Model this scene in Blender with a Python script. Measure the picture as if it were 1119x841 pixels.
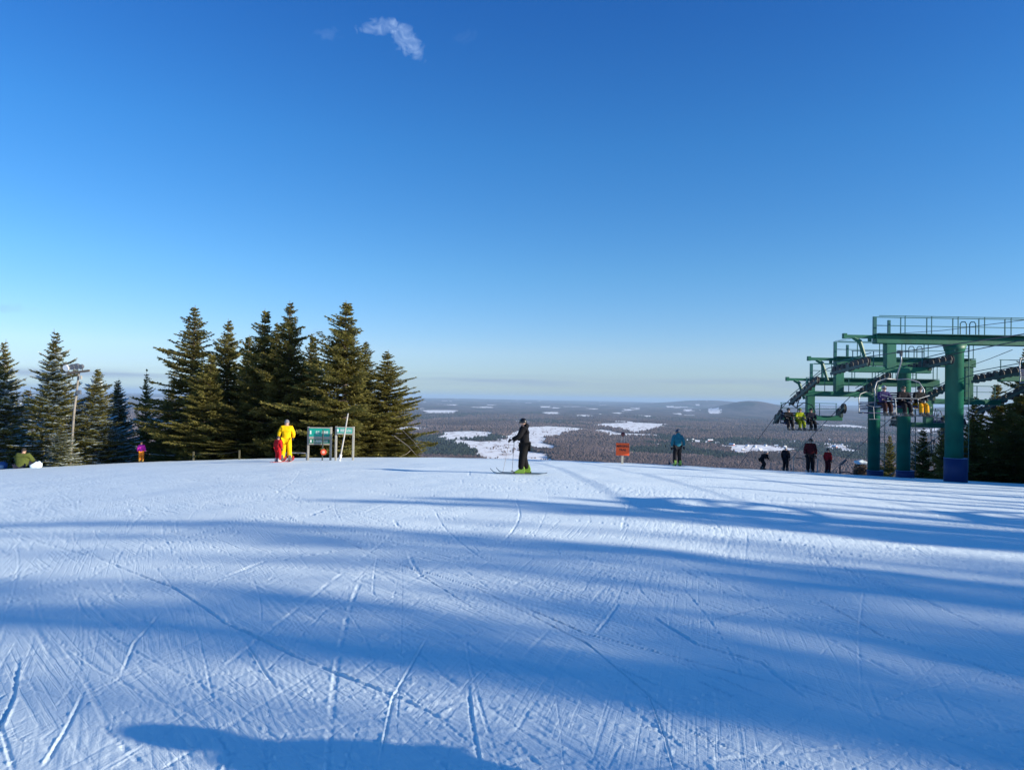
import bpy, bmesh, math, random
import numpy as np
from mathutils import Vector, Matrix
R = math.radians
sc = bpy.context.scene
for o in list(bpy.data.objects): bpy.data.objects.remove(o)
C = sc.collection
rng = np.random.default_rng(7); random.seed(7)

# ------------------------------------------------------------------ camera
EYE = 1.65; F = 815.0; HY = 435.0; CX = 559.5
cam = bpy.data.cameras.new('camera'); co = bpy.data.objects.new('camera', cam); C.objects.link(co)
co.matrix_world = Matrix.Translation((0, 0, EYE)) @ Matrix.Rotation(R(90 + 1.02), 4, 'X') @ Matrix.Rotation(R(1.0), 4, 'Z')
_c, _s = math.cos(R(1.0)), math.sin(R(1.0))
def un(px, py):                      # photo position -> position in a level picture
    dx, dy = px - CX, py - 420.5
    return CX + dx * _c + dy * _s, 420.5 - dx * _s + dy * _c
cam.sensor_width = 36; cam.lens = 36 * F / 1119; cam.clip_start = 0.05; cam.clip_end = 120000
sc.camera = co

# ------------------------------------------------------------------ light
SUN_EL = 18.0
u = Vector((0.941, -0.339)).normalized()          # towards the sun, on the ground
TE = math.tan(R(SUN_EL))
sun_dir = Vector((u.x * math.cos(R(SUN_EL)), u.y * math.cos(R(SUN_EL)), math.sin(R(SUN_EL))))
sl = bpy.data.lights.new('sun', 'SUN'); so = bpy.data.objects.new('sun', sl); C.objects.link(so)
sl.energy = 5.0; sl.angle = R(0.55); sl.color = (1.0, 0.90, 0.72)
so.rotation_euler = (-sun_dir).to_track_quat('-Z', 'Y').to_euler()
so.location = (60, -20, 40)
w = bpy.data.worlds.new('World'); sc.world = w; w.use_nodes = True
nt = w.node_tree; nt.nodes.clear()
def N(t, **k):
    n = nt.nodes.new(t)
    for a, b in k.items(): setattr(n, a, b)
    return n
sky = N('ShaderNodeTexSky', sky_type='NISHITA'); sky.sun_disc = False
sky.sun_elevation = R(SUN_EL); sky.sun_rotation = math.atan2(u.x, u.y)
sky.altitude = 600; sky.air_density = 1.0; sky.dust_density = 0.35; sky.ozone_density = 3.2
hs = N('ShaderNodeHueSaturation'); hs.inputs['Saturation'].default_value = 1.22; hs.inputs['Value'].default_value = 1.0
bg = N('ShaderNodeBackground'); bg.inputs['Strength'].default_value = 0.11
out = N('ShaderNodeOutputWorld')
L = nt.links.new
L(sky.outputs[0], hs.inputs['Color'])
# thin clouds, placed by direction in the sky
geo = N('ShaderNodeNewGeometry'); neg = N('ShaderNodeVectorMath', operation='SCALE'); neg.inputs['Scale'].default_value = -1
L(geo.outputs['Incoming'], neg.inputs[0])
sep = N('ShaderNodeSeparateXYZ'); L(neg.outputs[0], sep.inputs[0])
def M(op, a, b=None, c=None, clamp=False):
    n = N('ShaderNodeMath', operation=op); n.use_clamp = clamp
    for i, v in enumerate((a, b, c)):
        if v is None: continue
        if isinstance(v, (int, float)): n.inputs[i].default_value = v
        else: L(v, n.inputs[i])
    return n.outputs[0]
ysafe = M('MAXIMUM', sep.outputs[1], 0.05)
tx = M('DIVIDE', sep.outputs[0], ysafe); tz = M('DIVIDE', sep.outputs[2], ysafe)
comb = N('ShaderNodeCombineXYZ'); L(tx, comb.inputs[0]); L(tz, comb.inputs[1])
nz = N('ShaderNodeTexNoise'); nz.inputs['Scale'].default_value = 14; nz.inputs['Detail'].default_value = 9; nz.inputs['Roughness'].default_value = .62
nz.inputs['Distortion'].default_value = .9
L(comb.outputs[0], nz.inputs['Vector'])
nz2 = N('ShaderNodeTexNoise'); nz2.inputs['Scale'].default_value = 55; nz2.inputs['Detail'].default_value = 6; nz2.inputs['Distortion'].default_value = 1.5
L(comb.outputs[0], nz2.inputs['Vector'])
def blob(px, py, rx, ry, ang=0, wob=.75):
    px, py = un(px, py); x0 = (px - CX) / F; z0 = (HY - py) / F; ang -= R(1)
    dx = M('SUBTRACT', tx, x0); dz = M('SUBTRACT', tz, z0); ca, sa = math.cos(ang), math.sin(ang)
    a = M('DIVIDE', M('ADD', M('MULTIPLY', dx, ca), M('MULTIPLY', dz, sa)), rx / F)
    b = M('DIVIDE', M('SUBTRACT', M('MULTIPLY', dz, ca), M('MULTIPLY', dx, sa)), ry / F)
    r2 = M('ADD', M('MULTIPLY', a, a), M('MULTIPLY', b, b))
    n = M('MULTIPLY', M('SUBTRACT', nz.outputs[0], .5), 3.2 * wob)
    n2 = M('MULTIPLY', M('SUBTRACT', nz2.outputs[0], .5), 4.2 * wob)
    return M('MULTIPLY_ADD', M('ADD', M('SUBTRACT', 1.0, r2), M('ADD', n, n2)), .24, 0.0, clamp=True)
def cl(col, mask, amt, prev):
    mx = N('ShaderNodeMix', data_type='RGBA'); L(M('MULTIPLY', mask, amt), mx.inputs[0]); L(prev, mx.inputs[6]); mx.inputs[7].default_value = (*col, 1)
    return mx.outputs[2]
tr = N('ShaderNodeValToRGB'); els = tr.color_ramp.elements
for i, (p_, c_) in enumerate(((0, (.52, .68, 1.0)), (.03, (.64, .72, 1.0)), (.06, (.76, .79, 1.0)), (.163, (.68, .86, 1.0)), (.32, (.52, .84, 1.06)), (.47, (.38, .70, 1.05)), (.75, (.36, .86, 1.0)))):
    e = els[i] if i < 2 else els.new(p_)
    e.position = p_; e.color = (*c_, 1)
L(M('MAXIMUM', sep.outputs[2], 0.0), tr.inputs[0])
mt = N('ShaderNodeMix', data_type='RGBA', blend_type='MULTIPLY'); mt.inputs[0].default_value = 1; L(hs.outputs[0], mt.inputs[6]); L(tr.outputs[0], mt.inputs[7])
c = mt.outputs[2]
SKYWHITE = (5.2, 6.6, 8.4)
for (px, py, rx, ry, an, amt) in ((412, 26, 26, 11, .1, .62), (444, 42, 27, 13, -.85, .68), (358, 34, 16, 8, 0, .14), (508, 38, 18, 9, .5, .08)):
    c = cl(SKYWHITE, blob(px, py, rx, ry, an), amt, c)
for (px, py, rx, ry, an, amt) in ((4, 337, 36, 6, 0, .7), (345, 365, 26, 7, .2, .5)):
    c = cl((1.7, 2.4, 3.8), blob(px, py, rx, ry, an, .5), amt, c)
# low grey streaks over the horizon
cm2 = N('ShaderNodeCombineXYZ'); L(M('MULTIPLY', tx, 3.0), cm2.inputs[0]); L(M('MULTIPLY', tz, 60.0), cm2.inputs[1])
nz3 = N('ShaderNodeTexNoise'); nz3.inputs['Scale'].default_value = 1.3; nz3.inputs['Detail'].default_value = 5; L(cm2.outputs[0], nz3.inputs['Vector'])
band = M('SUBTRACT', 1.0, M('ABSOLUTE', M('DIVIDE', M('SUBTRACT', tz, 19 / F), 9 / F)), clamp=True)
sm = M('MULTIPLY', band, M('MULTIPLY', M('SUBTRACT', nz3.outputs[0], .36), 4.0, clamp=True), clamp=True)
c = cl((1.8, 2.4, 3.6), sm, .75, c)
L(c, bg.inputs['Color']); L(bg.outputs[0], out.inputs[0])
sc.view_settings.view_transform = 'Standard'; sc.view_settings.look = 'None'; sc.view_settings.gamma = 1
sc.view_settings.use_curve_mapping = False
sc.view_settings.exposure = 0.68

# ------------------------------------------------------------------ helpers
def P(px, py, D):                    # where a thing seen at that direction and D metres away stands
    px, py = un(px, py); return Vector(((px - CX) / F * D, D, EYE + (HY - py) / F * D))

MATS = {}
def mat(name, col, rough=.6, metal=0., var=0., vscale=3., bump=0., bscale=30., spec=.5, coat=0., trans=0., objvar=0.):
    if name in MATS: return MATS[name]
    m = bpy.data.materials.new(name); m.use_nodes = True; t = m.node_tree; b = t.nodes['Principled BSDF']
    b.inputs['Base Color'].default_value = (*col, 1); b.inputs['Roughness'].default_value = rough; b.inputs['Metallic'].default_value = metal
    b.inputs['Specular IOR Level'].default_value = spec; b.inputs['Coat Weight'].default_value = coat
    tc = t.nodes.new('ShaderNodeTexCoord')
    if var > 0:
        n = t.nodes.new('ShaderNodeTexNoise'); n.inputs['Scale'].default_value = vscale; n.inputs['Detail'].default_value = 5
        t.links.new(tc.outputs['Object'], n.inputs['Vector'])
        mr = t.nodes.new('ShaderNodeMapRange'); mr.inputs['From Min'].default_value = .3; mr.inputs['From Max'].default_value = .7
        mr.inputs['To Min'].default_value = 1 - var; mr.inputs['To Max'].default_value = 1 + var
        t.links.new(n.outputs[0], mr.inputs[0])
        hsv = t.nodes.new('ShaderNodeHueSaturation'); hsv.inputs['Color'].default_value = (*col, 1)
        last = mr.outputs[0]
        if objvar > 0:
            oi = t.nodes.new('ShaderNodeObjectInfo'); m2 = t.nodes.new('ShaderNodeMapRange')
            m2.inputs['To Min'].default_value = 1 - objvar; m2.inputs['To Max'].default_value = 1 + objvar
            t.links.new(oi.outputs['Random'], m2.inputs[0]); mm = t.nodes.new('ShaderNodeMath'); mm.operation = 'MULTIPLY'
            t.links.new(last, mm.inputs[0]); t.links.new(m2.outputs[0], mm.inputs[1]); last = mm.outputs[0]
        t.links.new(last, hsv.inputs['Value']); t.links.new(hsv.outputs[0], b.inputs['Base Color'])
    if bump > 0:
        n = t.nodes.new('ShaderNodeTexNoise'); n.inputs['Scale'].default_value = bscale; n.inputs['Detail'].default_value = 6
        t.links.new(tc.outputs['Object'], n.inputs['Vector'])
        bp = t.nodes.new('ShaderNodeBump'); bp.inputs['Strength'].default_value = bump; bp.inputs['Distance'].default_value = .02
        t.links.new(n.outputs[0], bp.inputs['Height']); t.links.new(bp.outputs[0], b.inputs['Normal'])
    if trans > 0:
        tr = t.nodes.new('ShaderNodeBsdfTranslucent'); tr.inputs['Color'].default_value = (col[0] * 1.5, col[1] * 1.5, col[2], 1)
        mx = t.nodes.new('ShaderNodeMixShader'); mx.inputs[0].default_value = trans
        t.links.new(b.outputs[0], mx.inputs[1]); t.links.new(tr.outputs[0], mx.inputs[2])
        t.links.new(mx.outputs[0], t.nodes['Material Output'].inputs['Surface'])
    MATS[name] = m
    return m

def tag(o, label=None, cat=None, group=None, kind=None):
    if label: o['label'] = label
    if cat: o['category'] = cat
    if group: o['group'] = group
    if kind: o['kind'] = kind
    return o
def link(o, parent=None):
    C.objects.link(o)
    if parent is not None: o.parent = parent
    return o
def empty(name, loc, rz=0., s=1.):
    o = bpy.data.objects.new(name, None); C.objects.link(o); o.location = loc; o.rotation_euler = (0, 0, rz); o.scale = (s, s, s)
    o.empty_display_size = .2
    return o
def copy_tree(o, parent=None):
    c_ = o.copy(); C.objects.link(c_)
    if parent is not None: c_.parent = parent
    for ch in o.children: copy_tree(ch, c_)
    return c_
def npmesh(name, V, Q, smooth=False):
    """vectorised mesh from an (n,3) vertex array and an (m,k) face array"""
    me = bpy.data.meshes.new(name); V = np.asarray(V, np.float32); Q = np.asarray(Q, np.int32); k = Q.shape[1]
    me.vertices.add(len(V)); me.vertices.foreach_set('co', V.ravel())
    me.loops.add(Q.size); me.loops.foreach_set('vertex_index', Q.ravel())
    me.polygons.add(len(Q)); me.polygons.foreach_set('loop_start', np.arange(0, Q.size, k, dtype=np.int32))
    me.polygons.foreach_set('loop_total', np.full(len(Q), k, np.int32))
    if smooth: me.polygons.foreach_set('use_smooth', np.ones(len(Q), bool))
    me.update(calc_edges=True)
    return me

class MB:
    def __init__(s): s.v = []; s.f = []
    def add(s, vs, fs):
        n = len(s.v); s.v += [tuple(v) for v in vs]; s.f += [tuple(i + n for i in f) for f in fs]; return s
    def box(s, c, d, rot=None, taper=1.0, ch=0.0):
        x, y, z = (k / 2 for k in d); c = Vector(c)
        if ch > 0:
            pts = []
            for zz, kk in ((-z, 0), (-z + ch, 1), (z - ch, 1), (z, 0)):
                ix, iy = (x, y) if kk else (x - ch, y - ch)
                e = ch if kk else 0.0001
                for (sx, sy) in ((1, 1), (-1, 1), (-1, -1), (1, -1)):
                    a = Vector((sx * ix, sy * (iy - e), zz)); b = Vector((sx * (ix - e), sy * iy, zz))
                    pts += [a, b] if sx * sy > 0 else [b, a]
            fs = [tuple(range(7, -1, -1)), tuple(range(24, 32))]
            for k in range(3):
                for i in range(8):
                    j = (i + 1) % 8; fs.append((k * 8 + i, k * 8 + j, k * 8 + 8 + j, k * 8 + 8 + i))
        else:
            pts = [Vector((a * x * (taper if cc > 0 else 1), b * y * (taper if cc > 0 else 1), cc * z)) for cc in (-1, 1) for b in (-1, 1) for a in (-1, 1)]
            fs = [(0, 2, 3, 1), (4, 5, 7, 6), (0, 1, 5, 4), (2, 6, 7, 3), (0, 4, 6, 2), (1, 3, 7, 5)]
        if rot is not None: pts = [rot @ p for p in pts]
        return s.add([p + c for p in pts], fs)
    def tube(s, pts, r, n=8, cap=True):
        pts = [Vector(p) for p in pts]; rs = r if isinstance(r, (list, tuple)) else [r] * len(pts)
        vs = []; fs = []; up = None
        for i, p in enumerate(pts):
            d = (pts[min(i + 1, len(pts) - 1)] - pts[max(i - 1, 0)]).normalized()
            if up is None:
                up = Vector((0, 0, 1)) if abs(d.z) < .9 else Vector((1, 0, 0))
            a = d.cross(up); a = a.normalized() if a.length > 1e-6 else Vector((1, 0, 0)); b = a.cross(d).normalized(); up = b
            for k in range(n):
                t = 2 * math.pi * k / n; vs.append(p + (a * math.cos(t) + b * math.sin(t)) * rs[i])
        for i in range(len(pts) - 1):
            for k in range(n):
                k2 = (k + 1) % n; fs.append((i * n + k, i * n + k2, (i + 1) * n + k2, (i + 1) * n + k))
        if cap: fs += [tuple(range(n - 1, -1, -1)), tuple(range((len(pts) - 1) * n, len(pts) * n))]
        return s.add(vs, fs)
    def bar(s, a, b, w_, h_):
        a = Vector(a); b = Vector(b); d = b - a
        q = d.to_track_quat('Y', 'Z').to_matrix()
        return s.box((a + b) / 2, (w_, d.length, h_), rot=q)
    def ell(s, c, r, n=12, m=8, fn=None, rot=None):
        vs = []; fs = []; c = Vector(c)
        for i in range(m + 1):
            th = math.pi * i / m
            for k in range(n):
                ph = 2 * math.pi * k / n
                p = Vector((math.sin(th) * math.cos(ph), math.sin(th) * math.sin(ph), math.cos(th)))
                if fn: p = fn(p)
                q = Vector((p.x * r[0], p.y * r[1], p.z * r[2]))
                if rot is not None: q = rot @ q
                vs.append(c + q)
        for i in range(m):
            for k in range(n):
                k2 = (k + 1) % n; fs.append((i * n + k, (i + 1) * n + k, (i + 1) * n + k2, i * n + k2))
        return s.add(vs, fs)
    def build(s, name, m, parent=None, smooth=False, bevel=0):
        me = bpy.data.meshes.new(name); me.from_pydata(s.v, [], s.f); me.validate(); me.update()
        if smooth: me.polygons.foreach_set('use_smooth', [True] * len(me.polygons))
        me.materials.append(m); o = bpy.data.objects.new(name, me); link(o, parent)
        if bevel > 0:
            b = o.modifiers.new('bevel', 'BEVEL'); b.width = bevel; b.segments = 2; b.limit_method = 'ANGLE'
        return o

def skin(name, verts, edges, radii, m, parent=None, sub=1, extra=None):
    me = bpy.data.meshes.new(name + '_cage'); me.from_pydata([tuple(v) for v in verts], edges, []); me.update()
    o = bpy.data.objects.new(name + '_cage', me); C.objects.link(o)
    sk = o.modifiers.new('skin', 'SKIN'); sk.use_smooth_shade = True
    ss = o.modifiers.new('sub', 'SUBSURF'); ss.levels = sub; ss.render_levels = sub
    lay = me.skin_vertices[0].data
    for i, r in enumerate(radii):
        lay[i].radius = r if isinstance(r, tuple) else (r, r); lay[i].use_root = (i == 0)
    dg = bpy.context.evaluated_depsgraph_get(); dg.update()
    new = bpy.data.meshes.new_from_object(o.evaluated_get(dg)); new.name = name
    bpy.data.objects.remove(o); bpy.data.meshes.remove(me)
    if extra is not None:
        bm = bmesh.new(); bm.from_mesh(new); tmp = bpy.data.meshes.new('t'); tmp.from_pydata(extra.v, [], extra.f); bm.from_mesh(tmp); bm.to_mesh(new); bm.free(); bpy.data.meshes.remove(tmp)
    new.materials.clear(); new.materials.append(m)
    new.polygons.foreach_set('use_smooth', [True] * len(new.polygons))
    return link(bpy.data.objects.new(name, new), parent)

# value noise -------------------------------------------------------
def _hash(ix, iy, seed):
    h = (ix.astype(np.int64) * 374761393 + iy.astype(np.int64) * 668265263 + seed * 1442695041) & 0xffffffff
    h = ((h ^ (h >> 13)) * 1274126177) & 0xffffffff
    h = ((h ^ (h >> 15)) * 2246822519 % 4294967291) & 0xffffffff
    h = ((h ^ (h >> 12)) * 1103515245) & 0xffffffff
    return ((h ^ (h >> 16)) & 0xffff).astype(np.float32) / 65535.0
def vnoise(x, y, seed=0):
    an = .6 + seed * 1.37; ca_, sa_ = math.cos(an), math.sin(an); x, y = x * ca_ - y * sa_ + 31.7, x * sa_ + y * ca_ - 12.9
    ix = np.floor(x); iy = np.floor(y); fx = x - ix; fy = y - iy; fx = fx * fx * (3 - 2 * fx); fy = fy * fy * (3 - 2 * fy)
    a = _hash(ix, iy, seed); b = _hash(ix + 1, iy, seed); c_ = _hash(ix, iy + 1, seed); d = _hash(ix + 1, iy + 1, seed)
    return (a * (1 - fx) + b * fx) * (1 - fy) + (c_ * (1 - fx) + d * fx) * fy
def fbm(x, y, o=4, seed=0, g=.5):
    s_ = 0; a = 1; t = 0
    for k in range(o):
        s_ = s_ + a * vnoise(x * 2 ** k + 17.3 * k, y * 2 ** k - 9.1 * k, seed + k); t += a; a *= g
    return s_ / t

# ------------------------------------------------------------------ snow slope
PXS = np.array([-240, 0, 100, 155, 250, 312, 400, 500, 571, 680, 740, 885, 960, 1042, 1119, 1360], float)
CRY = np.array([520, 511.5, 507.5, 504.5, 501, 500, 499.3, 500.5, 502.3, 505, 507.5, 516, 520.5, 525, 527.5, 536], float)
RCS = np.array([54, 52, 50, 48, 43, 40, 42, 46, 48, 45, 42, 41, 39, 36, 37, 40], float)
KKS = np.array([.012, .012, .012, .012, .012, .012, .012, .02, .03, .04, .04, .05, .05, .04, .03, .03])
PXS, CRY = np.array([un(a, b) for a, b in zip(PXS, CRY)]).T
_t = np.linspace(-1.3, 1.3, 1041); _k = np.exp(-np.linspace(-2.5, 2.5, 141) ** 2); _k /= _k.sum()
def _smooth(v):
    q = np.interp(_t, (PXS - CX) / F, v); return np.convolve(np.pad(q, 70, 'edge'), _k, 'valid')
TS = _t; KKS = _smooth(KKS); _tc = np.clip(_t, -1.0, 1.0); _tp = (PXS - CX) / F
CRY, RCS = np.polyval(np.polyfit(_tp, CRY, 5), _tc), np.polyval(np.polyfit(_tp, RCS, 2), _tc)
def base_z(x, y):
    x = np.asarray(x, float); y = np.asarray(y, float)
    r = np.hypot(x, y); az = np.arctan2(x, y); azc = np.clip(az, -R(45), R(45))
    t = np.tan(azc); d = r * np.cos(azc)
    cy = np.interp(t, TS, CRY); rc = np.interp(t, TS, RCS); kk = np.interp(t, TS, KKS)
    a = (cy - HY) / F - 2 * EYE / rc; b = EYE / rc ** 2
    e = np.maximum(d - rc - 1.5, 0)
    sl_max = .62
    q = np.where(e < sl_max / (2 * kk), kk * e ** 2, sl_max * e - sl_max ** 2 / (4 * kk))
    dd = np.minimum(d, 75)
    z = -a * dd - b * dd ** 2 - q - (d - dd) * .03
    f = np.clip((np.abs(az) - R(70)) / R(70), 0, 1); f = f * f * (3 - 2 * f)
    return z * (1 - f) + (.02 * r) * f * 0
def bz(x, y): return float(base_z(x, y))

def build_snow():
    # rows: about one per picture line near by, capped farther out
    r = [.25, .6, 1.0, 1.4, 1.8, 2.2]
    while r[-1] < 62: r.append(r[-1] + max(.006, min(r[-1] ** 2 / (728 * 1.65) * .8, .16)))
    while r[-1] < 900: r.append(r[-1] * 1.05)
    r = np.array(r)
    az = np.concatenate([np.linspace(-180, -46, 60), np.linspace(-45, -38.5, 30), np.linspace(-38, 38, 1260), np.linspace(38.5, 45, 30), np.linspace(46, 180, 60)[:-1]])
    az = np.radians(az); nr, na = len(r), len(az)
    RR, AA = np.meshgrid(r, az, indexing='ij'); X = RR * np.sin(AA); Y = RR * np.cos(AA)
    Z = base_z(X, Y)
    Dh = np.zeros_like(Z)
    near = RR < 70
    Xn, Yn = X, Y
    Dh += (fbm(X * .45, Y * .45, 3, 3) - .5) * .07 * np.clip(RR / 8, .35, 1)
    Dh += (fbm(X * 2.2, Y * 2.2, 3, 11) - .5) * .009
    # grooming ridges in worn patches
    wx = (fbm(X * .25, Y * .25, 2, 21) - .5) * 3.0
    phase = (X * .93 + (Y * .12 + wx)) * 2 * math.pi / .048
    patch = np.clip((fbm(X * .55 + 5, Y * .4, 3, 31) - .54) * 9, 0, 1) * np.clip(1.5 - RR / 6, 0, 1)
    Dh += np.sin(phase) * .0009 * patch
    # streaky wear left by edges: noise drawn out along the run
    def streak(ang, sx, sy, seed, amp, thr):
        a_ = math.radians(ang); p = X * math.cos(a_) + Y * math.sin(a_); q = -X * math.sin(a_) + Y * math.cos(a_)
        n = fbm(p * sx, q * sy, 3, seed); return -np.clip(n - thr, 0, 1) * amp
    rough = np.clip((fbm(X * .7 + 3, Y * .45, 3, 91) - .40) * 4.5, .12, 1)
    Dh += rough * (streak(-50, .5, 16, 41, .020, .57) + streak(-60, .8, 30, 45, .013, .55) + streak(72, .7, 24, 49, .014, .60) + streak(-36, .4, 12, 55, .016, .60) + streak(25, .9, 30, 57, .010, .60))
    # ski tracks
    g = random.Random(12)
    def track(pts, wdt, dep, berm=.5, solid=0.):
        pts = np.array(pts); nonlocal Dh
        a0, a1 = np.arctan2(pts[:, 0], pts[:, 1]).min() - .06, np.arctan2(pts[:, 0], pts[:, 1]).max() + .06
        rr = np.hypot(pts[:, 0], pts[:, 1]); r0, r1 = max(rr.min() - .4, .3), rr.max() + .4
        i0, i1 = np.searchsorted(r, [r0, r1]); j0, j1 = np.searchsorted(az, [a0, a1])
        if i1 - i0 < 2 or j1 - j0 < 2: return
        xs = X[i0:i1, j0:j1]; ys = Y[i0:i1, j0:j1]; best = np.full(xs.shape, 9e9); par = np.zeros(xs.shape)
        for k in range(len(pts) - 1):
            ax, ay = pts[k]; bx_, by_ = pts[k + 1]; ux, uy = bx_ - ax, by_ - ay; l2 = ux * ux + uy * uy
            t = np.clip(((xs - ax) * ux + (ys - ay) * uy) / l2, 0, 1); ex, ey = xs - ax - t * ux, ys - ay - t * uy
            d = np.hypot(ex, ey) * np.sign(ux * ey - uy * ex + 1e-9); m_ = np.abs(d) < np.abs(best)
            best = np.where(m_, d, best); par = np.where(m_, (k + t) / (len(pts) - 1), par)
        jit = (vnoise(xs * 9, ys * 9, 77) - .5) * .5
        dd = best / wdt + jit * .5
        fade = np.clip(par * 6, 0, 1) * np.clip((1 - par) * 6, 0, 1) * np.clip(.55 + vnoise(par * 9 + ax, par * 0, 5) * .9, 0, 1)
        fade = np.maximum(fade, 0)
        brk = np.clip((vnoise(par * (6 + 10 * len(pts)) + ay, par * 0 + ax, 9) - .25) * 3, 0, 1); fade = fade * np.maximum(brk, solid); sb = g.choice([-1, 1]); dd = dd * sb; wob_ = np.clip(vnoise(xs * 23, ys * 23, 13) * 2.2 - .4, 0, 1.6)
        groove = -dep * np.exp(-(dd) ** 4) + berm * dep * np.exp(-((dd - 1.6) / .6) ** 2) * wob_
        Dh[i0:i1, j0:j1] += groove * fade
    def curve(x0, y0, ang, ln, bend, n=9):
        pts = []; x, y = x0, y0; a = math.radians(ang)
        for k in range(n):
            pts.append((x, y)); x += math.cos(a) * ln / (n - 1); y += math.sin(a) * ln / (n - 1); a += math.radians(bend) / (n - 1)
        return pts
    for k in range(1150):
        D = 2.7 + 24 * g.random() ** 1.7; tx_ = g.uniform(-.78, .78); x, y = tx_ * D, D
        if g.random() < .60: ang = g.gauss(-50, 9)
        elif g.random() < .6: ang = g.gauss(-84, 10)
        else: ang = g.gauss(25, 30)
        ln = g.choice([.2, .3, .45, .7, 1.2, 2.2]) * g.uniform(.7, 1.3) * (1 + D / 7); bend = g.gauss(0, 12)
        p = curve(x, y, ang, ln, bend); wd = g.choice([.003, .004, .005, .007, .011]) * (1 + D / 14); dp = min(g.uniform(.002, .006), wd * .40) * (1 + D / 30)
        track(p, wd, dp)
        if g.random() < .22:
            off = g.uniform(.12, .4); a = math.radians(ang + 90); track([(q[0] + off * math.cos(a), q[1] + off * math.sin(a)) for q in p], wd, dp)
    # long edge-cut tracks crossing the near slope
    def GP(px, py):
        px, py = un(px, py)
        D = 12.
        for _ in range(30): D = (EYE - bz((px - CX) / F * D, D)) / ((py - HY) / F)
        return ((px - CX) / F * D, D)
    for pl, wd, dp in (([(75, 595), (190, 640), (250, 680), (330, 718), (440, 760), (520, 800)], .03, .022), ([(0, 597), (120, 584), (250, 575), (340, 562), (370, 551)], .09, .02),
                       ([(225, 637), (290, 612), (370, 600), (470, 590)], .07, .022), ([(560, 655), (640, 690), (760, 720), (860, 745)], .02, .02),
                       ([(850, 590), (930, 625), (1010, 655), (1119, 705)], .035, .022), ([(470, 690), (430, 760), (415, 835)], .022, .018),
                       ([(0, 800), (18, 760), (24, 715)], .035, .024), ([(50, 838), (78, 790), (96, 750)], .03, .02), ([(0, 775), (12, 810), (20, 838)], .03, .018),
                       ([(700, 665), (760, 700), (830, 720), (880, 760)], .04, .02), ([(705, 750), (725, 800), (735, 838)], .012, .016), ([(525, 835), (515, 780), (512, 745)], .03, .016),
                       ([(270, 700), (290, 730), (305, 750)], .02, .02), ([(650, 690), (665, 672), (676, 655)], .035, .02), ([(180, 665), (150, 700), (135, 735)], .03, .016),
                       ([(870, 640), (960, 690), (1060, 720), (1119, 745)], .02, .018), ([(560, 560), (700, 575), (850, 590), (1000, 620)], .03, .02),
                       ([(860, 655), (800, 668), (740, 682)], .03, .014), ([(380, 600), (520, 640), (640, 700), (760, 800)], .018, .016), ([(200, 540), (330, 570), (450, 620), (560, 690)], .02, .015)):
        w_ = [GP(*q) for q in pl]; q = []; dp *= .50; wd *= .36
        for k in range(len(w_) - 1):
            for s_ in range(4): q.append((w_[k][0] + (w_[k + 1][0] - w_[k][0]) * s_ / 4, w_[k][1] + (w_[k + 1][1] - w_[k][1]) * s_ / 4))
        q.append(w_[-1]); track(q, wd, dp, .8, .65)
    # crumbs and torn-up patches
    churn = np.clip((fbm(X * .8, Y * .8, 3, 61) - .52) * 7, 0, 1)
    lump = np.clip(fbm(X * 26, Y * 26, 2, 71, .6) - .58, 0, 1) * .018 * churn
    lump += np.clip(vnoise(X * 14, Y * 14, 81) - .82, 0, 1) * .022 * np.clip(churn + .12, 0, 1)
    Dh += lump * np.clip(1.5 - RR / 16, 0, 1)
    Dh *= np.clip(1.25 - RR / 75, 0, 1)
    Z = Z + Dh
    V = np.stack([X, Y, Z], -1).reshape(-1, 3)
    i = np.arange(nr - 1)[:, None]; j = np.arange(na)[None, :]; j2 = (j + 1) % na
    Q = np.stack([(i * na + j), (i * na + j2), ((i + 1) * na + j2), ((i + 1) * na + j)], -1).reshape(-1, 4)
    Q = Q[:, ::-1]
    V = np.vstack([V, [[0, 0, 0]]])
    me = npmesh('snow_slope', V, Q, True)
    bm_c = [(na * 0 + k2, na * 0 + (k2 + 1) % na) for k2 in range(0)]
    o = link(bpy.data.objects.new('snow_slope', me)); tag(o, kind='structure')
    m = bpy.data.materials.new('snow'); m.use_nodes = True; t = m.node_tree; b = t.nodes['Principled BSDF']
    tc = t.nodes.new('ShaderNodeTexCoord')
    b.inputs['Roughness'].default_value = .55; b.inputs['Specular IOR Level'].default_value = .35
    def tn(s_, d_=5, rgh=.6):
        n = t.nodes.new('ShaderNodeTexNoise'); n.inputs['Scale'].default_value = s_; n.inputs['Detail'].default_value = d_; n.inputs['Roughness'].default_value = rgh
        t.links.new(tc.outputs['Object'], n.inputs['Vector']); return n
    n1 = tn(1.1); cr = t.nodes.new('ShaderNodeValToRGB'); cr.color_ramp.elements[0].position = .3; cr.color_ramp.elements[1].position = .7
    cr.color_ramp.elements[0].color = (.75, .865, .93, 1); cr.color_ramp.elements[1].color = (.82, .92, .96, 1)
    t.links.new(n1.outputs[0], cr.inputs[0]); t.links.new(cr.outputs[0], b.inputs['Base Color'])
    n2 = tn(55, 4); n3 = tn(240, 2)
    prev = None
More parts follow.
